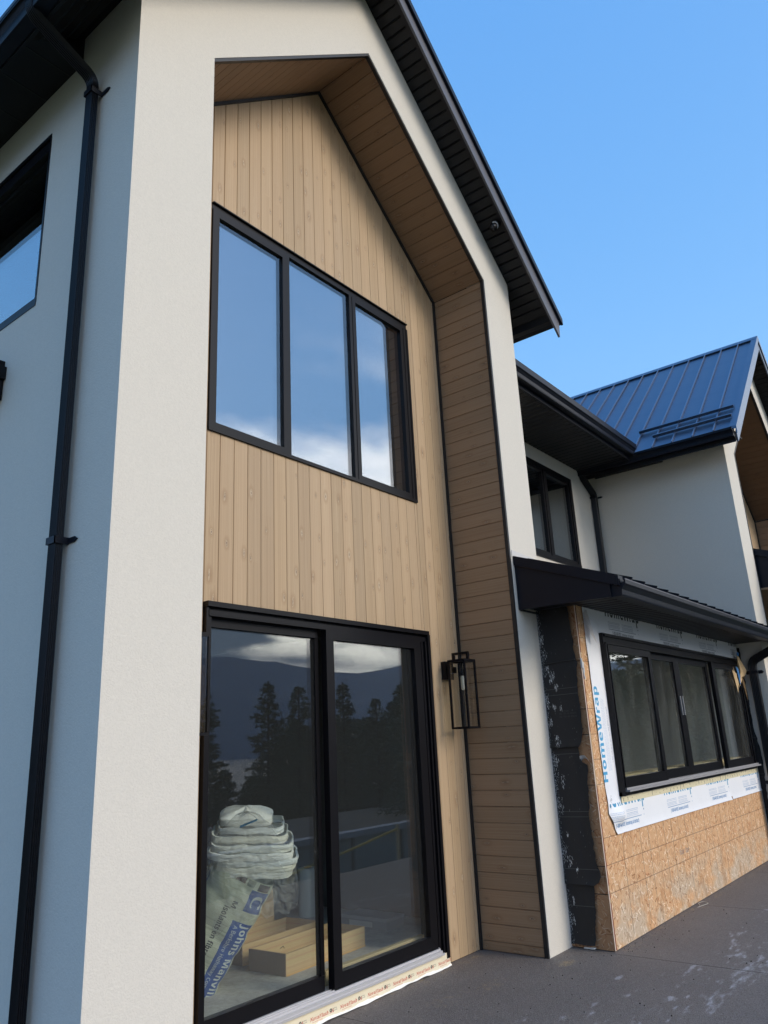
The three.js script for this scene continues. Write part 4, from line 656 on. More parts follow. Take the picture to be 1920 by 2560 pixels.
// ---------------------------------------------------------------- things fixed to the house
function downspout(label, pts, r, zAxis, wa, wb, straps) {
  const t = thing('downspout', label, 'downspout', 'black downspouts on the house walls');
  mesh('pipe', sweep(pathFrames(pts, r, zAxis), spoutProfile(wa, wb)), pipeMetal, t);
  for (const g of straps) mesh('strap', g, blackMetal, t);
  return t;
}
{
  const z = -0.40, x = -0.047, strap = (y) => [box(x - 0.031, x + 0.045, y - 0.018, y + 0.018, z - 0.041, z - 0.036), box(x - 0.031, x + 0.045, y - 0.018, y + 0.018, z + 0.036, z + 0.041), box(x - 0.031, x - 0.026, y - 0.018, y + 0.018, z - 0.041, z + 0.041), poly([[z + 0.035, y - 0.014], [z + 0.10, y - 0.014], [z + 0.125, y], [z + 0.10, y + 0.014], [z + 0.035, y + 0.014]], 0.006, alongX(-0.002))];
  downspout('long black downspout down the shaded side wall at the left', [[-0.455, 5.80, z], [-0.455, 5.715, z], [x, 5.535, z], [x, 0.05, z]], 0.1, [0, 0, 1], 0.05, 0.07, [strap(5.43), strap(2.64)]);
}
{
  const x = 9.275, zz = -1.34;
  downspout('short black downspout in the corner below the upper gutters', [[8.915, 5.5, zz], [8.915, 5.44, zz], [x, 5.24, zz], [x, 3.55, zz]], 0.09, [0, 0, 1], 0.07, 0.09, [poly([[zz + 0.04, 5.17], [zz + 0.1, 5.17], [zz + 0.125, 5.185], [zz + 0.1, 5.2], [zz + 0.04, 5.2]], 0.006, alongX(TX - 0.002)), [box(x - 0.042, x + 0.05, 5.168, 5.202, zz - 0.05, zz - 0.045), box(x - 0.044, x - 0.038, 5.168, 5.202, zz - 0.05, zz + 0.05)]]);
}
{
  const x = 9.275, z = 0.53, tab = (y) => [poly([[z - 0.12, y], [z - 0.098, y + 0.022], [z - 0.05, y + 0.022], [z - 0.05, y - 0.022], [z - 0.098, y - 0.022]], 0.006, alongX(TX - 0.002)), poly([[z + 0.12, y], [z + 0.098, y + 0.022], [z + 0.05, y + 0.022], [z + 0.05, y - 0.022], [z + 0.098, y - 0.022]].reverse(), 0.006, alongX(TX - 0.002)), box(x - 0.043, x - 0.037, y - 0.02, y + 0.02, z - 0.06, z + 0.06)];
  downspout('black downspout with a swan-neck beside the right end of the slider window', [[x, 2.66, 0.9], [x, 2.60, 0.885], [x, 2.43, z], [x, 0.03, z]], 0.11, [1, 0, 0], 0.1, 0.072, [...tab(2.29), ...tab(0.9)]);
}
function lantern(label, bx, bz, place) {
  const t = thing('wall_lantern', label, 'wall lantern', 'black box lanterns on the house walls');
  const y0 = 1.692, y1 = 2.248, h = 0.086, w = 0.016, x0 = -h, x1 = h, z0 = -h, z1 = h, fr = [];
  for (const [x, z] of [[x0, z0], [x1 - w, z0], [x0, z1 - w], [x1 - w, z1 - w]]) fr.push(box(x, x + w, y0, y1, z, z + w));
  for (const y of [y0, y1 - w]) { fr.push(box(x0 + w, x1 - w, y, y + w, z0, z0 + w), box(x0 + w, x1 - w, y, y + w, z1 - w, z1), box(x0, x0 + w, y, y + w, z0 + w, z1 - w), box(x1 - w, x1, y, y + w, z0 + w, z1 - w)); }
  mesh('cage', fr, blackFrame, t);
  mesh('roof_plate', box(x0 + 0.001, x1 - 0.001, y1, y1 + 0.006, z0 + 0.001, z1 - 0.001), blackFrame, t);
  mesh('handle', [box(-0.012, 0.012, y1 + 0.05, y1 + 0.07, z0, z1 - 0.01), box(-0.012, 0.012, y1 + 0.006, y1 + 0.05, z0, z0 + 0.02), box(-0.012, 0.012, y1 + 0.006, y1 + 0.05, z1 - 0.03, z1 - 0.01)], blackFrame, t);
  mesh('backplate', [box(-0.06, 0.06, 2.1, 2.25, -0.169, -0.125), box(-0.025, 0.025, 2.15, 2.2, -0.125, z0 + w)], blackFrame, t);
  for (const [a, b, c, d] of [[x0 + w, x1 - w, z1 - 0.006, 0], [x0 + w, x1 - w, z0 + 0.006, 0], [z0 + w, z1 - w, x0 + 0.006, 1], [z0 + w, z1 - w, x1 - 0.006, 1]]) { const g = new THREE.PlaneGeometry(b - a, y1 - y0 - 2 * w); if (d) g.rotateY(Math.PI / 2).translate(c, (y0 + y1) / 2, 0); else g.translate(0, (y0 + y1) / 2, c); mesh('pane', g, glassClear, t); }
  mesh('socket', [new THREE.CylinderGeometry(0.008, 0.008, 0.06, 10).translate(0, y1 - 0.046, 0), new THREE.CylinderGeometry(0.018, 0.018, 0.05, 14).translate(0, y1 - 0.1, 0)].map((g) => g), blackFrame, t);
  mesh('bulb', new THREE.CapsuleGeometry(0.017, 0.09, 6, 14).translate(0, y1 - 0.185, 0), new THREE.MeshPhysicalMaterial({ color: lin(0.9, 0.86, 0.75), roughness: 0.12, transmission: 0.55, thickness: 0 }), t);
  t.position.set(bx, 0, bz); if (place) t.rotation.y = place;
  return t;
}
const lampA = lantern('black glazed box lantern beside the right edge of the sliding door', 3.62, -0.43);
{ const b = lampA.clone(); b.name = numbered('wall_lantern'); b.userData = { ...lampA.userData, label: 'black box lantern left of the sliding door, half hidden by the stucco corner' }; b.position.set(0.80, 0, -0.43); scene.add(b); }
{ // sconce on the side wall: box with a wedge cap
  const t = thing('wall_sconce', 'black box sconce on the shaded side wall at the left picture edge', 'wall lamp');
  mesh('body', box(-0.13, -0.004, 3.71, 3.84, -1.55, -1.265), blackFrame, t);
  mesh('cap', box(-0.15, -0.002, 3.842, 3.925, -1.57, -1.243), blackFrame, t);
  mesh('mount', box(-0.06, 0.0, 3.926, 3.975, -1.5, -1.275), blackFrame, t);
}
{ // small dome camera under the soffit
  const t = thing('dome_camera', 'small black dome camera under the sloping soffit', 'security camera');
  const th = Math.atan(SK), mk = (g) => { g.rotateZ(-th); g.translate(3.905, soffY(3.905) - 0.003, 0.165); return g; };
  mesh('base', mk(new THREE.CylinderGeometry(0.048, 0.052, 0.035, 24).translate(0, -0.018, 0)), blackFrame, t);
  mesh('housing', mk(new THREE.SphereGeometry(0.045, 20, 12).scale(1, 0.95, 1).translate(0, -0.05, 0)), blackFrame, t);
  mesh('visor', mk(new THREE.TorusGeometry(0.036, 0.007, 8, 20, Math.PI).rotateX(1.2).translate(-0.01, -0.066, 0.015)), std([0.45, 0.46, 0.48], 0.3), t);
  mesh('lens', mk(new THREE.SphereGeometry(0.024, 14, 10).translate(-0.012, -0.082, 0.016)), std([0.02, 0.02, 0.025], 0.05), t);
}
{ // torn masking paper at the corner of the slider window
  const t = thing('torn_masking_paper', 'torn brown masking paper hanging from the top right corner of the slider window', 'paper');
  const kraft = std([0.62, 0.44, 0.24], 0.85, { side: THREE.DoubleSide }), kraftD = std([0.46, 0.27, 0.12], 0.85, { side: THREE.DoubleSide }), tape = std([0.06, 0.22, 0.5], 0.5, { side: THREE.DoubleSide });
  const fan = (pts) => { const g = new THREE.BufferGeometry(), P = []; for (let i = 1; i + 1 < pts.length; i++) P.push(...pts[0], ...pts[i], ...pts[i + 1]); g.setAttribute('position', new THREE.Float32BufferAttribute(P, 3)); g.setAttribute('uv', new THREE.Float32BufferAttribute(new Float32Array(P.length / 3 * 2), 2)); g.computeVertexNormals(); return g; };
  const z = 0.41;
  mesh('sheet', [fan([[9.06, 2.53, z], [9.10, 2.545, z], [9.155, 2.44, z + 0.02], [9.235, 2.31, z + 0.05], [9.22, 2.25, z + 0.02], [9.12, 2.23, z]]), fan([[9.06, 2.53, z], [9.12, 2.23, z], [9.06, 2.19, z + 0.015], [8.965, 2.11, z], [9.0, 2.3, z + 0.03]])], kraft, t);
  mesh('sheet', [fan([[8.80, 2.36, z - 0.005], [8.93, 2.18, z], [8.97, 2.09, z - 0.01], [8.9, 2.18, z - 0.02]]), fan([[8.76, 2.31, z - 0.01], [8.90, 2.27, z], [8.905, 2.14, z], [8.87, 2.02, z - 0.01], [8.83, 2.24, z]])], kraft, t);
  mesh('sheet', [fan([[9.235, 2.31, z - 0.02], [9.31, 2.235, z], [9.24, 2.225, z - 0.01], [9.255, 2.12, z], [9.23, 1.93, z], [9.195, 2.2, z - 0.02]])], kraftD, t);
  mesh('tape', fan([[9.05, 2.545, z + 0.005], [9.1, 2.56, z + 0.012], [9.13, 2.535, z + 0.02], [9.10, 2.5, z + 0.012], [9.06, 2.51, z + 0.006]]), tape, t); mesh('tape', fan([[8.905, 2.36, z + 0.004], [8.945, 2.34, z + 0.02], [8.975, 2.24, z + 0.02], [8.985, 2.13, z + 0.008], [8.955, 2.14, z + 0.008], [8.93, 2.26, z + 0.01]]), tape, t);
}

// ---------------------------------------------------------------- things in the room behind the sliding door
const FY = 0.13;
function drawer(label, x, z, turn, L, W, H, mark) {
  const t = thing('wooden_drawer', label, 'drawer', 'open wooden drawer boxes on the floor');
  const k = 0.014;
  mesh('side', box(0, L, 0.0, H, -k, 0), ply, t); mesh('side', box(0, L, 0.0, H, -W, -W + k), ply, t);
  mesh('end', box(0, k, 0, H, -W + k, -k), ply, t); mesh('end', box(L - k, L, 0, H, -W + k, -k), ply, t);
  mesh('bottom', box(k, L - k, 0.012, 0.02, -W + k, -k), ply, t);
  mesh('end_panel', box(-0.004, 0, 0, H + 0.001, -W - 0.001, 0.001), std([0.30, 0.22, 0.16], 0.7), t);
  mesh('edge_band', box(0.004, L, 0.0, 0.01, 0.001, 0.004), std([0.6, 0.36, 0.14], 0.6), t);
  if (mark) mesh('stray_mark', [bar([0.3, H * 0.55, -W + k + 0.002], [0.33, H * 0.62, -W + k + 0.002], 0.003, 0.003), bar([0.33, H * 0.62, -W + k + 0.002], [0.345, H * 0.5, -W + k + 0.002], 0.003, 0.003)], std([0.1, 0.08, 0.06], 0.8), t);
  t.position.set(x, FY, z); t.rotation.y = turn;
  return t;
}
drawer('front one of two open wooden drawer boxes, nearest the glass door', 2.184, -1.094, 0.05, 0.885, 0.35, 0.137, true);
drawer('back one of two open wooden drawer boxes, by the leaning plywood', 2.216, -1.57, 0.045, 0.84, 0.36, 0.137, false);
{ const t = tag(mesh('plywood_sheet', box(-0.62, 0, 0, 0.36, -0.012, 0), ply), 'pale plywood offcut standing upright behind the back drawer box', 'plywood'); t.position.set(2.93, FY, -1.985); t.rotation.set(-0.06, 0.04, 0); }
{
  const t = thing('poly_roll', 'upright roll of pale plastic sheet beyond the drawer boxes', 'roll');
  mesh('roll', [new THREE.CylinderGeometry(0.087, 0.087, 0.405, 36, 1, true).translate(0, 0.2025, 0), new THREE.RingGeometry(0.035, 0.087, 36).rotateX(-Math.PI / 2).translate(0, 0.405, 0)], std([0.62, 0.68, 0.68], 0.45), t);
  mesh('core', new THREE.CylinderGeometry(0.035, 0.035, 0.41, 24, 1, true).translate(0, 0.205, 0), std([0.35, 0.26, 0.17], 0.9, { side: THREE.DoubleSide }), t);
  t.position.set(3.675, FY, -2.33);
}
{
  const t = thing('flat_carton', 'low grey boxed package lying on the floor at the right', 'box');
  mesh('body', box(0, 0.24, 0, 0.085, -0.5, 0), std([0.30, 0.31, 0.33], 0.6), t); mesh('lid', box(-0.004, 0.244, 0.07, 0.094, -0.504, 0.004), std([0.36, 0.37, 0.40], 0.5), t);
  mesh('label', box(-0.006, -0.004, 0.02, 0.06, -0.4, -0.15), std([0.6, 0.6, 0.6], 0.6), t);
  t.position.set(3.5, FY, -1.27);
}
tag(mesh('lumber_piece', box(2.15, 3.25, FY, FY + 0.088, -0.735, -0.697), lumber), 'pale two-by-four lying along the inside of the sliding panel', 'lumber');
{ // bag of glass-wool batts, slit open, leaning towards the glass
  const bag = thing('insulation_bag', 'torn open plastic bag of pale glass wool batts leaning behind the fixed pane', 'insulation bag');
  const right = new THREE.Vector3(0.73, 0, 0.68).normalize(), foot = new THREE.Vector3(1.60, FY, -1.42), neck = new THREE.Vector3(1.80, 0.86, -1.08), ax = neck.clone().sub(foot), L = ax.length(); ax.normalize();
  const e1 = right.clone().addScaledVector(ax, -right.dot(ax)).normalize(), e2 = new THREE.Vector3().crossVectors(e1, ax).normalize(); // e2 towards the viewer
  if (e2.z < 0) e2.negate();
  const P = (a, b, c) => new THREE.Vector3().copy(foot).addScaledVector(e1, a).addScaledVector(e2, b).addScaledVector(ax, c);
  const grid = (nu, nv, f, flat) => { const pos = [], uv = [], idx = []; for (let j = 0; j <= nv; j++) for (let i = 0; i <= nu; i++) { const [p, u, v] = f(i / nu, j / nv); pos.push(p.x, p.y, p.z); uv.push(u, v); } for (let j = 0; j < nv; j++) for (let i = 0; i < nu; i++) { const a = j * (nu + 1) + i; idx.push(a, a + 1, a + nu + 1, a + 1, a + nu + 2, a + nu + 1); } const g = new THREE.BufferGeometry(); g.setAttribute('position', new THREE.Float32BufferAttribute(pos, 3)); g.setAttribute('uv', new THREE.Float32BufferAttribute(uv, 2)); g.setIndex(idx); g.computeVertexNormals(); return g; };
  const labelTex = canvasTex(1024, 2048, (g, w, h) => { // x: neck to foot; y: round the bag, from its right side over the front to the left
    const r = rng(61); g.fillStyle = '#c9cfb8'; g.fillRect(0, 0, w, h);
    for (let k = 0; k < 90; k++) { const x = r() * w; g.strokeStyle = `rgba(${r() < 0.5 ? '120,126,110' : '232,236,216'},${0.15 + 0.2 * r()})`; g.lineWidth = 2 + 5 * r(); g.beginPath(); g.moveTo(x, 0); g.bezierCurveTo(x + 40 * r(), h * 0.3, x - 60 * r(), h * 0.6, x + 50 * (r() - 0.5), h); g.stroke(); }
    g.fillStyle = '#34569a'; g.fillRect(330, 190, 700, 235); g.fillRect(70, 190, 170, 190);
    g.fillStyle = '#ccd4d0'; g.font = 'bold 128px sans-serif'; g.fillText('Johns Manville', 345, 312, 640); g.font = '56px sans-serif'; g.fillText('A Berkshire Hathaway Company', 360, 392, 600);
    g.font = 'bold 170px serif'; g.fillText('C', 96, 340); g.fillStyle = '#22262e'; g.font = 'bold 84px sans-serif'; g.fillText('isolants en fibre de verre', 250, 560, 620); g.font = 'bold 70px sans-serif'; g.fillText('M', 190, 500);
    g.strokeStyle = '#22262e'; g.lineWidth = 8; g.strokeRect(900, 490, 96, 86); g.font = 'bold 70px sans-serif'; g.fillText('R', 924, 558);
    g.fillStyle = '#3a1d14'; g.fillRect(8, 210, 56, 130); g.fillStyle = '#5a3a2a'; g.fillRect(6, 470, 44, 100); g.fillStyle = '#22262e'; for (let k = 0; k < 12; k++) g.fillRect(6, 380 + k * 6, 50, 2.5);
    g.fillStyle = 'rgba(30,34,40,0.7)'; for (let k = 0; k < 50; k++) g.fillRect(330 + k * 13, 150, 8, 12 + 8 * r());
    g.fillStyle = '#2a4f86'; g.fillRect(0, 860, 1024, 40); g.fillRect(0, 930, 1024, 20);
  }, { wrap: true });
  mesh('sack', grid(64, 44, (i, j) => {
    const a = i * 2 * Math.PI, ca = Math.cos(a), sa = Math.sin(a), q = 1 / Math.pow(Math.abs(ca) ** 3 + Math.abs(sa) ** 3, 1 / 3), t = j, sq = 0.80 + 0.2 * sstep(0, 0.8, t), n = 0.018 * (fbm(ca * 2 + 4, t * 9, sa * 2, 3) - 0.5) - 0.008 * Math.pow(Math.abs(Math.sin(t * 15 + ca * 2)), 8);
    return [P(ca * q * (0.215 * sq + n), sa * q * (0.165 * sq + n), t * L), 1 - t, 1 - i];
  }), new THREE.MeshStandardMaterial({ map: labelTex, roughness: 0.3, side: THREE.DoubleSide }), bag);
  // the head: batts lying on one another, their ends to the viewer
  const up = new THREE.Vector3(-0.10, 0.94, 0.18).normalize(), rt = right.clone().addScaledVector(up, -right.dot(up)).normalize(), fr = new THREE.Vector3().crossVectors(rt, up).normalize(); if (fr.z < 0) fr.negate();
  const C = new THREE.Vector3(1.865, 0.84, -1.04), Q = (a, b, c) => new THREE.Vector3().copy(C).addScaledVector(rt, a).addScaledVector(fr, b).addScaledVector(up, c);
  const woolBump = noiseTex(256, (i, j) => { const v = nA[(j * 2) * 512 + i * 2]; return [v, v, v]; }, { repeat: [5, 5] });
  const wools = [[0.95, 0.955, 0.86], [0.955, 0.94, 0.80], [0.93, 0.955, 0.91], [0.96, 0.96, 0.89]].map((c) => std(c, 1, { bumpMap: woolBump, bumpScale: 0.006 }));
  const widths = [0.25, 0.265, 0.275, 0.278, 0.27, 0.252, 0.222, 0.178]; let y = 0;
  widths.forEach((wd, k) => {
    const th = 0.037 + 0.010 * hash3(k, 4, 1), dep = 0.17 - 0.012 * Math.max(0, k - 4), y0 = y, shift = -0.012 * k + 0.05 * (hash3(k, 1, 1) - 0.5), sl = 0.10 * Math.max(0, k - 3);
    y += th * 0.96;
    mesh('batt', grid(48, 14, (i, j) => { // a rounded slab: i round the edge, j from its underside to its top
      const a = i * 2 * Math.PI, ca = Math.cos(a), sa = Math.sin(a), q = 1 / Math.pow(Math.abs(ca) ** 5 + Math.abs(sa) ** 5, 1 / 5), v = Math.sqrt(j < 0.2 ? j / 0.2 : j > 0.8 ? (1 - j) / 0.2 : 1), bul = k === 7 && j > 0.8 ? v : j < 0.2 || j > 0.8 ? 0.955 + 0.045 * v : 1 + 0.012 * Math.sin(((j - 0.2) / 0.6) * Math.PI), hh = clamp((j - 0.2) / 0.6);
      const n = 0.012 * (fbm(ca * 3 + k * 5, sa * 3, j * 3, 4) - 0.5) * 2, wave = 0.010 * (fbm(ca * 2.2 + 3 * k, sa * 2, 1.5, 3) - 0.5) * 2 + 0.004 * Math.sin(ca * 9 + k);
      return [Q(shift + ca * q * bul * (wd + n), sa * q * bul * (dep + n) - sl * 0.3, y0 + th * hh + wave + (k === 7 && j > 0.8 ? 0.05 * (1 - v * v) : 0)), i * 1.4, j * 0.3];
    }), wools[k % 4], bag);
  });
  const crease = noiseTex(256, (i, j) => { const a = nB[(j * 2) * 512 + i * 2], b = nD[(j * 2) * 512 + i * 2], v = 1 - Math.min(1, 5 * Math.abs(a - 0.5)) * 0.6 - Math.min(1, 6 * Math.abs(b - 0.5)) * 0.4; return [v, v, v]; }, { repeat: [2, 2] });
  const film = new THREE.MeshPhysicalMaterial({ color: lin(0.9, 0.92, 0.88), transparent: true, opacity: 0.2, roughness: 0.2, bumpMap: crease, bumpScale: 0.05, specularIntensity: 1, side: THREE.DoubleSide });
  mesh('torn_film', grid(150, 60, (i, j) => { // loose clear film over the head, hanging in a skirt below it
    const a = i * 2 * Math.PI, ca = Math.cos(a), sa = Math.sin(a), q = 1 / Math.pow(Math.abs(ca) ** 2.6 + Math.abs(sa) ** 2.6, 1 / 2.6), t = j, hgt = 0.375 - 0.62 * t * (0.8 + 0.45 * fbm(ca * 2.5, 7, sa * 2.5, 3)), rad = t < 0.5 ? Math.pow(t / 0.5, 0.55) : 1 + 0.06 * Math.sin((t - 0.5) * 6), cr = 0.06 * (fbm(ca * 6, t * 8, sa * 6, 5) - 0.5) + 0.016 * Math.abs(fbm(ca * 13, t * 19, sa * 13, 3) - 0.5);
    return [Q(-0.03 + ca * q * 0.30 * rad * (1 + cr * 2) - 0.05 * (1 - t), sa * q * 0.215 * rad * (1 + cr), hgt + cr * 0.5), i * 3, t];
  }), film, bag);
  mesh('tape', bar(Q(-0.12, 0.15, 0.325).toArray(), Q(-0.01, 0.15, 0.37).toArray(), 0.004, 0.03, fr.toArray()), std([0.04, 0.2, 0.36], 0.4), bag);
}

// ---------------------------------------------------------------- deck, ground, lake, hills
const deckTex = canvasTex(2048, 1024, (g, w, h) => { // 8 m x 4 m, x from 1.2, z from -0.7
  const r = rng(71), s = w / 8, X = (x) => (x - 1.2) * s, Y = (z) => (z + 0.7) * s;
  g.fillStyle = '#6c6561'; g.fillRect(0, 0, w, h);
  for (let k = 0; k < 900; k++) { const x = r() * w, y = r() * h, q = 20 + 90 * r(), c = r() < 0.5 ? '118,116,114' : '76,73,72'; const gr = g.createRadialGradient(x, y, 0, x, y, q); gr.addColorStop(0, `rgba(${c},0.07)`); gr.addColorStop(1, `rgba(${c},0)`); g.fillStyle = gr; g.fillRect(x - q, y - q, 2 * q, 2 * q); }
  const blot = (x, z, rx, rz, c, a, n) => { for (let k = 0; k < n; k++) { const t = r() * 6.283, q = Math.sqrt(r()), px = X(x + rx * q * Math.cos(t)), py = Y(z + rz * q * Math.sin(t)), sz = s * (0.008 + 0.03 * r()) * (1.2 - q); const gr = g.createRadialGradient(px, py, 0, px, py, sz); gr.addColorStop(0, `rgba(${c},${a})`); gr.addColorStop(1, `rgba(${c},0)`); g.fillStyle = gr; g.fillRect(px - sz, py - sz, 2 * sz, 2 * sz); } };
  const tan = '150,130,100', smears = [[3.41, 1.08, 0.15, 0.07], [3.09, 1.09, 0.15, 0.06], [2.92, 0.755, 0.07, 0.03], [3.5, 1.29, 0.2, 0.06], [3.45, 0.83, 0.09, 0.035], [4.58, 1.16, 0.14, 0.06], [3.92, 0.85, 0.08, 0.03], [4.8, 1.15, 0.14, 0.06], [3.2, 1.2, 0.26, 0.06], [4.05, 1.0, 0.22, 0.05], [3.75, 1.32, 0.34, 0.08], [4.2, 1.3, 0.3, 0.09], [4.7, 1.45, 0.4, 0.14], [2.75, 0.85, 0.09, 0.03], [5.1, 1.0, 0.3, 0.07], [5.6, 1.3, 0.5, 0.12], [2.62, 0.45, 0.06, 0.025], [3.65, 0.62, 0.06, 0.02], [2.7, 0.62, 0.12, 0.04], [3.1, 0.7, 0.1, 0.03], [6.4, 1.1, 0.5, 0.1], [5.2, 1.6, 0.6, 0.2]];
  blot(3.82, 0.16, 0.12, 0.06, tan, 0.45, 70); blot(3.1, -0.05, 0.25, 0.1, tan, 0.22, 90); blot(2.7, -0.15, 0.3, 0.12, tan, 0.2, 90); blot(3.3, -0.45, 0.3, 0.05, tan, 0.12, 40);
  blot(6.8, 0.9, 2.4, 0.4, '128,118,104', 0.05, 500); for (let k = 0; k < 160; k++) { const x = 4.3 + r() * 4.8; blot(x, 0.38 + 0.1 * r() * r(), 0.05, 0.02, tan, 0.28, 3); } for (let k = 0; k < 60; k++) blot(2.2 + 1.7 * r(), -0.55 + 0.1 * r() * r(), 0.06, 0.02, tan, 0.25, 3);
  for (let k = 0; k < 90; k++) { g.fillStyle = `rgba(30,26,24,${0.4 + 0.5 * r()})`; g.beginPath(); g.arc(X(2 + 6 * r()), Y(-0.5 + 2.5 * r()), 1 + 1.4 * r() * r(), 0, 7); g.fill(); }
  const im = g.getImageData(0, 0, w, h), d = im.data;
  for (const [x, z, a, b] of smears) { // dried slurry, dragged about: torn by noise
    const i0 = Math.max(0, X(x - 2 * a) | 0), i1 = Math.min(w, X(x + 2 * a) | 0), j0 = Math.max(0, Y(z - 2 * b) | 0), j1 = Math.min(h, Y(z + 2 * b) | 0);
    for (let j = j0; j < j1; j++) for (let i = i0; i < i1; i++) { const px = 1.2 + i / s, pz = j / s - 0.7, q = Math.hypot((px - x) / a, (pz - z) / b), n = fbm(px * 9 + pz * 5, pz * 34, x * 3, 5), f = clamp(sstep(0.02, 0.30, n - 0.36 - 0.16 * q)) * 0.62, k = (j * w + i) * 4; d[k] = mix(d[k], 182, f); d[k + 1] = mix(d[k + 1], 184, f); d[k + 2] = mix(d[k + 2], 192, f); }
  }
  for (let i = 0; i < d.length; i += 4) { const n = (r() + r() + r() - 1.5) * 28; d[i] += n; d[i + 1] += n; d[i + 2] += n; } g.putImageData(im, 0, 0);
}, { repeat: [1 / 8, -1 / 4], offset: [-1.2 / 8, 1 - 0.7 / 4] });
const deckBump = noiseTex(512, (i, j) => { const v = nC[j * 512 + i] * 0.7 + 0.3 * nA[j * 512 + i]; return [v, v, v]; }, { repeat: [4, 4] });
const deckMat = new THREE.MeshStandardMaterial({ map: deckTex, bumpMap: deckBump, bumpScale: 0.004, roughness: 0.72 });
{
  const deck = struct(mesh('deck', box(-2.9, 15, -0.3, -0.03, BZ - 0.1, 3.04), std([0.05, 0.05, 0.05], 0.9)), 'dark grey coated deck with dusty smears');
  const j = [-4, -2.05, 0.05, 2.105, 4.21, 6.19, 8.2, 10.2, 12.2, 15];
  for (let k = 0; k + 1 < j.length; k++) { const x0 = j[k] + 0.003, x1 = j[k + 1] - 0.003; mesh('deck_slab', box(x0, x1, -0.03, 0, BZ + 0.0, x1 < 2.2 ? 4.6 : 3.05), deckMat, deck); }
}
{ // bent wire scrap and a few crumbs at the foot of the sheathing
  const c = new THREE.CatmullRomCurve3([[6.12, 0.006, 0.42], [6.2, 0.012, 0.385], [6.3, 0.008, 0.4], [6.27, 0.006, 0.45], [6.15, 0.006, 0.44], [6.05, 0.005, 0.42]].map((p) => new THREE.Vector3(...p)));
  tag(mesh('wire_scrap', new THREE.TubeGeometry(c, 40, 0.0024, 6), std([0.55, 0.5, 0.42], 0.5)), 'thin bent scrap of pale wire lying at the foot of the sheathing', 'wire');
  const r = rng(81), crumbs = []; for (let k = 0; k < 90; k++) { const b = new THREE.IcosahedronGeometry(0.002 + 0.004 * r() * r() * r(), 0); b.translate(4.3 + 4.8 * r() * r(), 0.003, 0.37 + 0.35 * r() * r()); crumbs.push(b); }
  for (let k = 0; k < 60; k++) { const b = new THREE.IcosahedronGeometry(0.003 + 0.004 * r() * r(), 0); b.translate(2.2 + 4 * r(), 0.003, -0.4 + 1.8 * r()); crumbs.push(b); }
  const m = mesh('grit', crumbs, std([0.07, 0.06, 0.055], 0.9)); m.userData = { kind: 'stuff', label: 'small dark crumbs of grit scattered on the deck' };
}
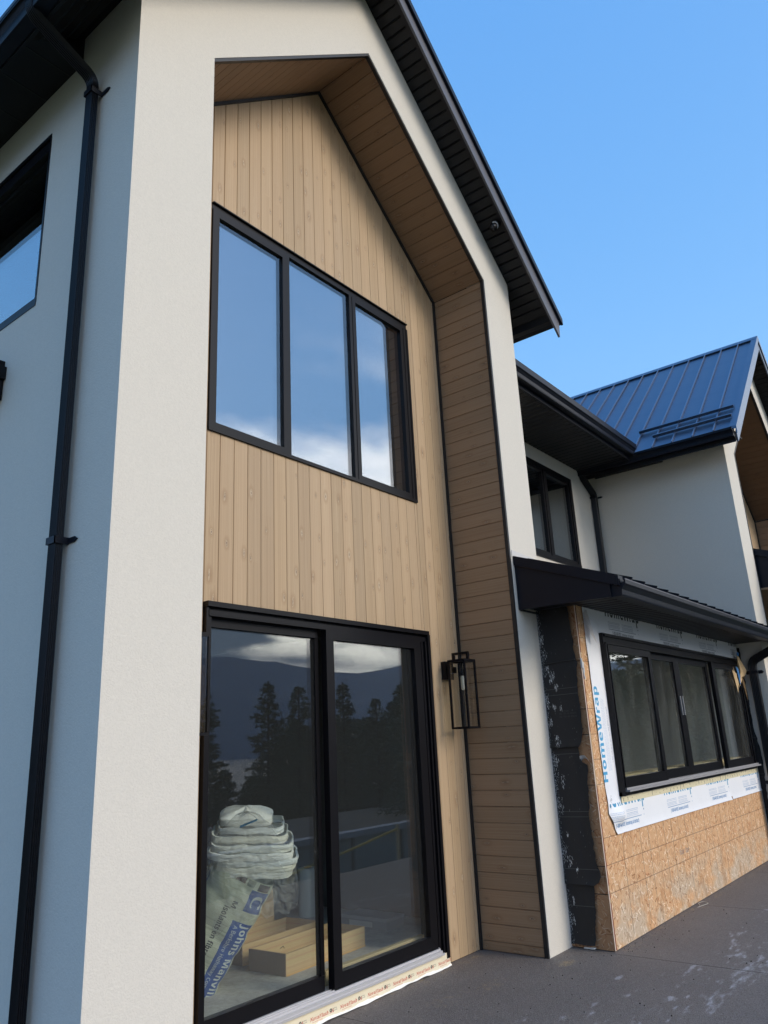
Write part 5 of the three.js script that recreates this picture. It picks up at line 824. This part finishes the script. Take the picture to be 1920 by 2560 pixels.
// ground falls away beyond the deck to a lake ringed by forested hills
const EYE = { x: -1.924, z: -4.33 };
function groundY(x, z) {
  const out = Math.max(0, (z - 3.2) * 0.85 + (x - 6) * 0.12 * sstep(3, 30, z)), n = fbm(x * 0.02 + 5, z * 0.02, 1, 4) - 0.5;
  let y = -0.4 - 2.6 * sstep(0, 9, out) - 0.16 * Math.max(0, out - 9);
  y += n * 3 * sstep(4, 60, out); return Math.max(y, -90) + 0;
}
{
  const nr = 90, na = 128, pos = [], uv = [], idx = [];
  for (let j = 0; j <= nr; j++) for (let i = 0; i <= na; i++) { const rad = 7200 * Math.pow(j / nr, 3.2), a = (i / na) * 2 * Math.PI, x = 5 + rad * Math.sin(a), z = rad * Math.cos(a); pos.push(x, groundY(x, z), z); uv.push(x, z); }
  for (let j = 0; j < nr; j++) for (let i = 0; i < na; i++) { const a = j * (na + 1) + i; idx.push(a, a + na + 1, a + 1, a + 1, a + na + 1, a + na + 2); }
  const g = new THREE.BufferGeometry(); g.setAttribute('position', new THREE.Float32BufferAttribute(pos, 3)); g.setAttribute('uv', new THREE.Float32BufferAttribute(uv, 2)); g.setIndex(idx); g.computeVertexNormals();
  struct(mesh('terrain', g, new THREE.MeshStandardMaterial({ map: noiseTex(256, (i, j) => { const v = nB[j * 2 * 512 + i * 2]; return [0.36 + 0.12 * v, 0.34 + 0.14 * v, 0.25 + 0.1 * v]; }, { srgb: true, repeat: [0.05, 0.05] }), roughness: 1 })), 'dry slope below the deck');
  const lake = new THREE.PlaneGeometry(16000, 8000).rotateX(-Math.PI / 2).translate(0, -60, 4300);
  struct(mesh('lake', lake, new THREE.MeshStandardMaterial({ color: lin(0.05, 0.06, 0.07), roughness: 0.32, metalness: 0, bumpMap: noiseTex(256, (i, j) => { const v = nA[j * 2 * 512 + i * 2]; return [v, v, v]; }, { repeat: [900, 1600] }), bumpScale: 1.2 })), 'grey lake between the slope and the hills');
  // hills all round, highest across the lake
  const n2 = 420, m2 = 26, P = [], U = [], I = [];
  for (let j = 0; j <= m2; j++) for (let i = 0; i <= n2; i++) {
    const az = (i / n2) * 2 * Math.PI, t = j / m2, deg_ = az / deg;
    const el = 5.0 + 1.5 * Math.sin((deg_ - 12) * 0.055) * Math.exp(-(((deg_ - 30) / 40) ** 2)) + 1.1 * (fbm(Math.cos(az) * 5 + 3, Math.sin(az) * 5, 4, 5) - 0.5) * 2 - 0.9 * Math.exp(-(((deg_ - 49) / 5) ** 2)) + 0.5 * Math.exp(-(((deg_ - 40) / 5) ** 2));
    const rad = 6700 + 2100 * t, top = (8800 * Math.tan(el * deg)), rough = fbm(Math.cos(az) * 26 + 9, t * 5, Math.sin(az) * 26, 5) - 0.5;
    P.push(rad * Math.sin(az), -75 + (top + 75) * Math.pow(t, 0.8) + rough * 170 * Math.sin(Math.PI * Math.min(1, t * 1.0)) + 14 * (noise3(i * 0.9, t * 9, 3) - 0.5), rad * Math.cos(az)); U.push(i, t);
  }
  for (let j = 0; j < m2; j++) for (let i = 0; i < n2; i++) { const a = j * (n2 + 1) + i; I.push(a, a + n2 + 1, a + 1, a + 1, a + n2 + 1, a + n2 + 2); }
  const h = new THREE.BufferGeometry(); h.setAttribute('position', new THREE.Float32BufferAttribute(P, 3)); h.setAttribute('uv', new THREE.Float32BufferAttribute(U, 2)); h.setIndex(I); h.computeVertexNormals();
  struct(mesh('hills', h, std([0.095, 0.135, 0.20], 1)), 'dark forested hills across the lake');
}
// conifers on the slope: trunk, and a crown of needled branches
function conifer(seed, H, R, sparse) {
  const r = rng(seed), tr = [], lf = [];
  tr.push(new THREE.CylinderGeometry(H * 0.004, H * 0.014, H, 9, 4).translate(0, H / 2, 0));
  const tri = []; const leaf = (o, d, u, l, w) => { const a = o, b = o.clone().addScaledVector(d, l * 0.55).addScaledVector(u, w / 2), c = o.clone().addScaledVector(d, l), e = o.clone().addScaledVector(d, l * 0.55).addScaledVector(u, -w / 2); tri.push(a, b, c, a, c, e); };
  const V = (x, y, z) => new THREE.Vector3(x, y, z);
  for (let y = H * 0.1; y < H * 0.99; y += H * 0.014 + 0.05) {
    const t = y / H, lob = 0.65 + 0.7 * noise3(t * 9, seed, 2), rr = R * (Math.pow(1 - t, 0.62) * (0.55 + 0.45 * Math.min(1, t * 4))) * lob, n = 8 + (r() * 4 | 0);
    for (let k = 0; k < n; k++) {
      if (r() < sparse) continue;
      const a = r() * 6.283, L = rr * (0.5 + 0.65 * r()) + 0.12, rise = -0.1 + 0.5 * t - 0.25 * r(), d = V(Math.cos(a), rise, Math.sin(a)).normalize(), s = V(-Math.sin(a), 0, Math.cos(a));
      if (L > 0.6) tr.push(bar([0, y, 0], [d.x * L, y + d.y * L, d.z * L], 0.03, 0.03));
      const m = Math.max(2, L / 0.26 | 0);
      for (let q = 0; q < m; q++) { // a tuft of needles that hangs a little
        const f = 0.3 + 0.72 * (q + r() * 0.6) / m, p = V(0, y - 0.05 * L * f * f, 0).addScaledVector(d, L * f).addScaledVector(s, (r() - 0.5) * 0.5 * L * (1 - f) + 0.1 * (r() - 0.5));
        for (let c = 0; c < 7; c++) { const dd = V(r() - 0.5, 0.9 * (r() - 0.45), r() - 0.5).addScaledVector(d, 0.45).normalize(), uu = V(r() - 0.5, r() - 0.5, r() - 0.5).cross(dd).normalize(), l = 0.16 + 0.22 * r(); leaf(p, dd, uu, l, l * 0.30); }
      }
    }
  }
  const g = new THREE.BufferGeometry(); g.setAttribute('position', new THREE.Float32BufferAttribute(tri.flatMap((v) => [v.x, v.y, v.z]), 3)); g.setAttribute('uv', new THREE.Float32BufferAttribute(new Float32Array(tri.length * 2), 2)); g.computeVertexNormals();
  const t = new THREE.Group(), list = tr.map((q) => (q.index ? q.toNonIndexed() : q));
  mesh('trunk', list, std([0.05, 0.038, 0.03], 0.95), t); mesh('crown', g, std([0.10, 0.12, 0.068], 0.9, { side: THREE.DoubleSide }), t);
  return t;
}
{
  const kinds = [conifer(91, 16, 3.3, 0.12), conifer(92, 15, 2.9, 0.2), conifer(93, 9, 2.0, 0.1)], base = [16, 15, 9];
  const spots = [ // azimuth, distance, top elevation (as mirrored in the glass), kind, label
    [43.2, 42, 4.8, 0, 'tallest dark conifer mirrored left of centre in the fixed door pane'], [45.4, 40, 4.3, 1, 'pointed dark conifer mirrored at the right edge of the fixed door pane'], [48.5, 40, 4.5, 0, 'thick dark conifer mirrored at the left of the sliding door pane'], [50.9, 43, 3.2, 1, 'shorter dark conifer mirrored at the right of the sliding door pane'], [40.2, 46, -1.2, 2, 'small spruce standing before the lake, mirrored above the insulation bag'], [38.7, 34, 4.2, 1, 'dark conifer mirrored at the left edge of the fixed door pane'],
    [57, 34, 10, 0, 'tall conifer on the slope mirrored in the first slider pane'], [60.5, 30, 11, 1, 'tall loose conifer mirrored in the second slider pane'], [63.5, 34, 10, 0, 'conifer on the slope mirrored between the slider panes'], [66.5, 29, 11, 1, 'near loose conifer mirrored in the third slider pane'], [55.3, 30, 14, 0, 'added near conifer that covers mirrored sky at the top of the first slider pane'], [54, 40, 7, 1, 'conifer on the slope beyond the low shed'], [70, 34, 10, 0, 'conifer on the slope at the far right of the garden']];  // the near one at the first pane's top is added to block mirrored sky
  for (const [az, d, el, k, label] of spots) {
    const x = EYE.x + d * Math.sin(az * deg), z = EYE.z + d * Math.cos(az * deg), y0 = groundY(x, z) - 0.2, top = 1.6 + d * Math.tan(el * deg), t = kinds[k].clone();
    t.name = numbered('conifer'); t.userData = { label, category: 'tree', group: 'conifers on the slope below the deck' }; const s = (top - y0) / base[k]; t.scale.set(s * 1.0, s, s * 1.0); if (k < 2) t.scale.x = t.scale.z = Math.min(s, 1.15); t.rotation.y = az; t.position.set(x, y0, z); scene.add(t);
  }
  // the wood behind them
  const r = rng(95), n = 900, src = conifer(96, 8, 2.3, 0.4).children[1].geometry, im = new THREE.InstancedMesh(src, std([0.075, 0.098, 0.055], 0.95, { side: THREE.DoubleSide }), n), M = new THREE.Matrix4(), Q = new THREE.Quaternion(), Y = new THREE.Vector3(0, 1, 0);
  for (let k = 0; k < n; k++) { const az = 41.8 + Math.pow(r(), 0.8) * 44, d = 45 + 90 * r(), x = EYE.x + d * Math.sin(az * deg), z = EYE.z + d * Math.cos(az * deg), topEl = az < 44 ? -1.8 : az < 53 ? -0.2 + 2.2 * r() : 1 + 3.5 * r(), y0 = groundY(x, z), s = clamp((1.6 + d * Math.tan(topEl * deg) - y0) / 8, 0.4, 2.6); M.compose(new THREE.Vector3(x, y0, z), Q.setFromAxisAngle(Y, r() * 6), new THREE.Vector3(s, s, s)); im.setMatrixAt(k, M); }
  im.name = 'woodland'; im.userData = { kind: 'stuff', label: 'dark conifer wood on the slope' }; im.castShadow = im.receiveShadow = true; scene.add(im);
}
{ // low shed below the deck and a rope on stakes, seen in the door glass
  const t = thing('low_shed', 'low grey flat-roofed shed below the deck, mirrored in the door', 'shed');
  mesh('wall', box(8.5, 24, -3.6, -1.02, 12.0, 12.2), std([0.24, 0.27, 0.27], 0.9), t); mesh('wall', box(8.5, 8.7, -3.6, -1.02, 12.2, 17), std([0.24, 0.27, 0.27], 0.9), t);
  mesh('cap', box(8.3, 24.2, -1.02, -0.86, 11.9, 12.3), std([0.36, 0.36, 0.38], 0.8), t);
  mesh('roof', box(8.3, 24.2, -1.0, -0.9, 12.3, 17.4), std([0.035, 0.042, 0.045], 0.9), t);
  for (let k = 0; k < 6; k++) mesh('post', box(9.5 + k * 2.4, 9.6 + k * 2.4, -3.6, -1.02, 11.93, 11.999), std([0.11, 0.11, 0.1], 0.9), t);
  const u = thing('rope_barrier', 'yellow rope strung between thin stakes beyond the deck edge', 'rope');
  mesh('rope', bar([7.9, -0.42, 5.6], [9.9, 0.12, 4.9], 0.03, 0.03), std([0.55, 0.42, 0.06], 0.7), u); mesh('stake', box(9.88, 9.92, -1.6, 0.2, 4.88, 4.92), lumber, u); mesh('stake', box(7.88, 7.92, -1.6, -0.36, 5.58, 5.62), lumber, u);
}

renderer.render(scene, camera);
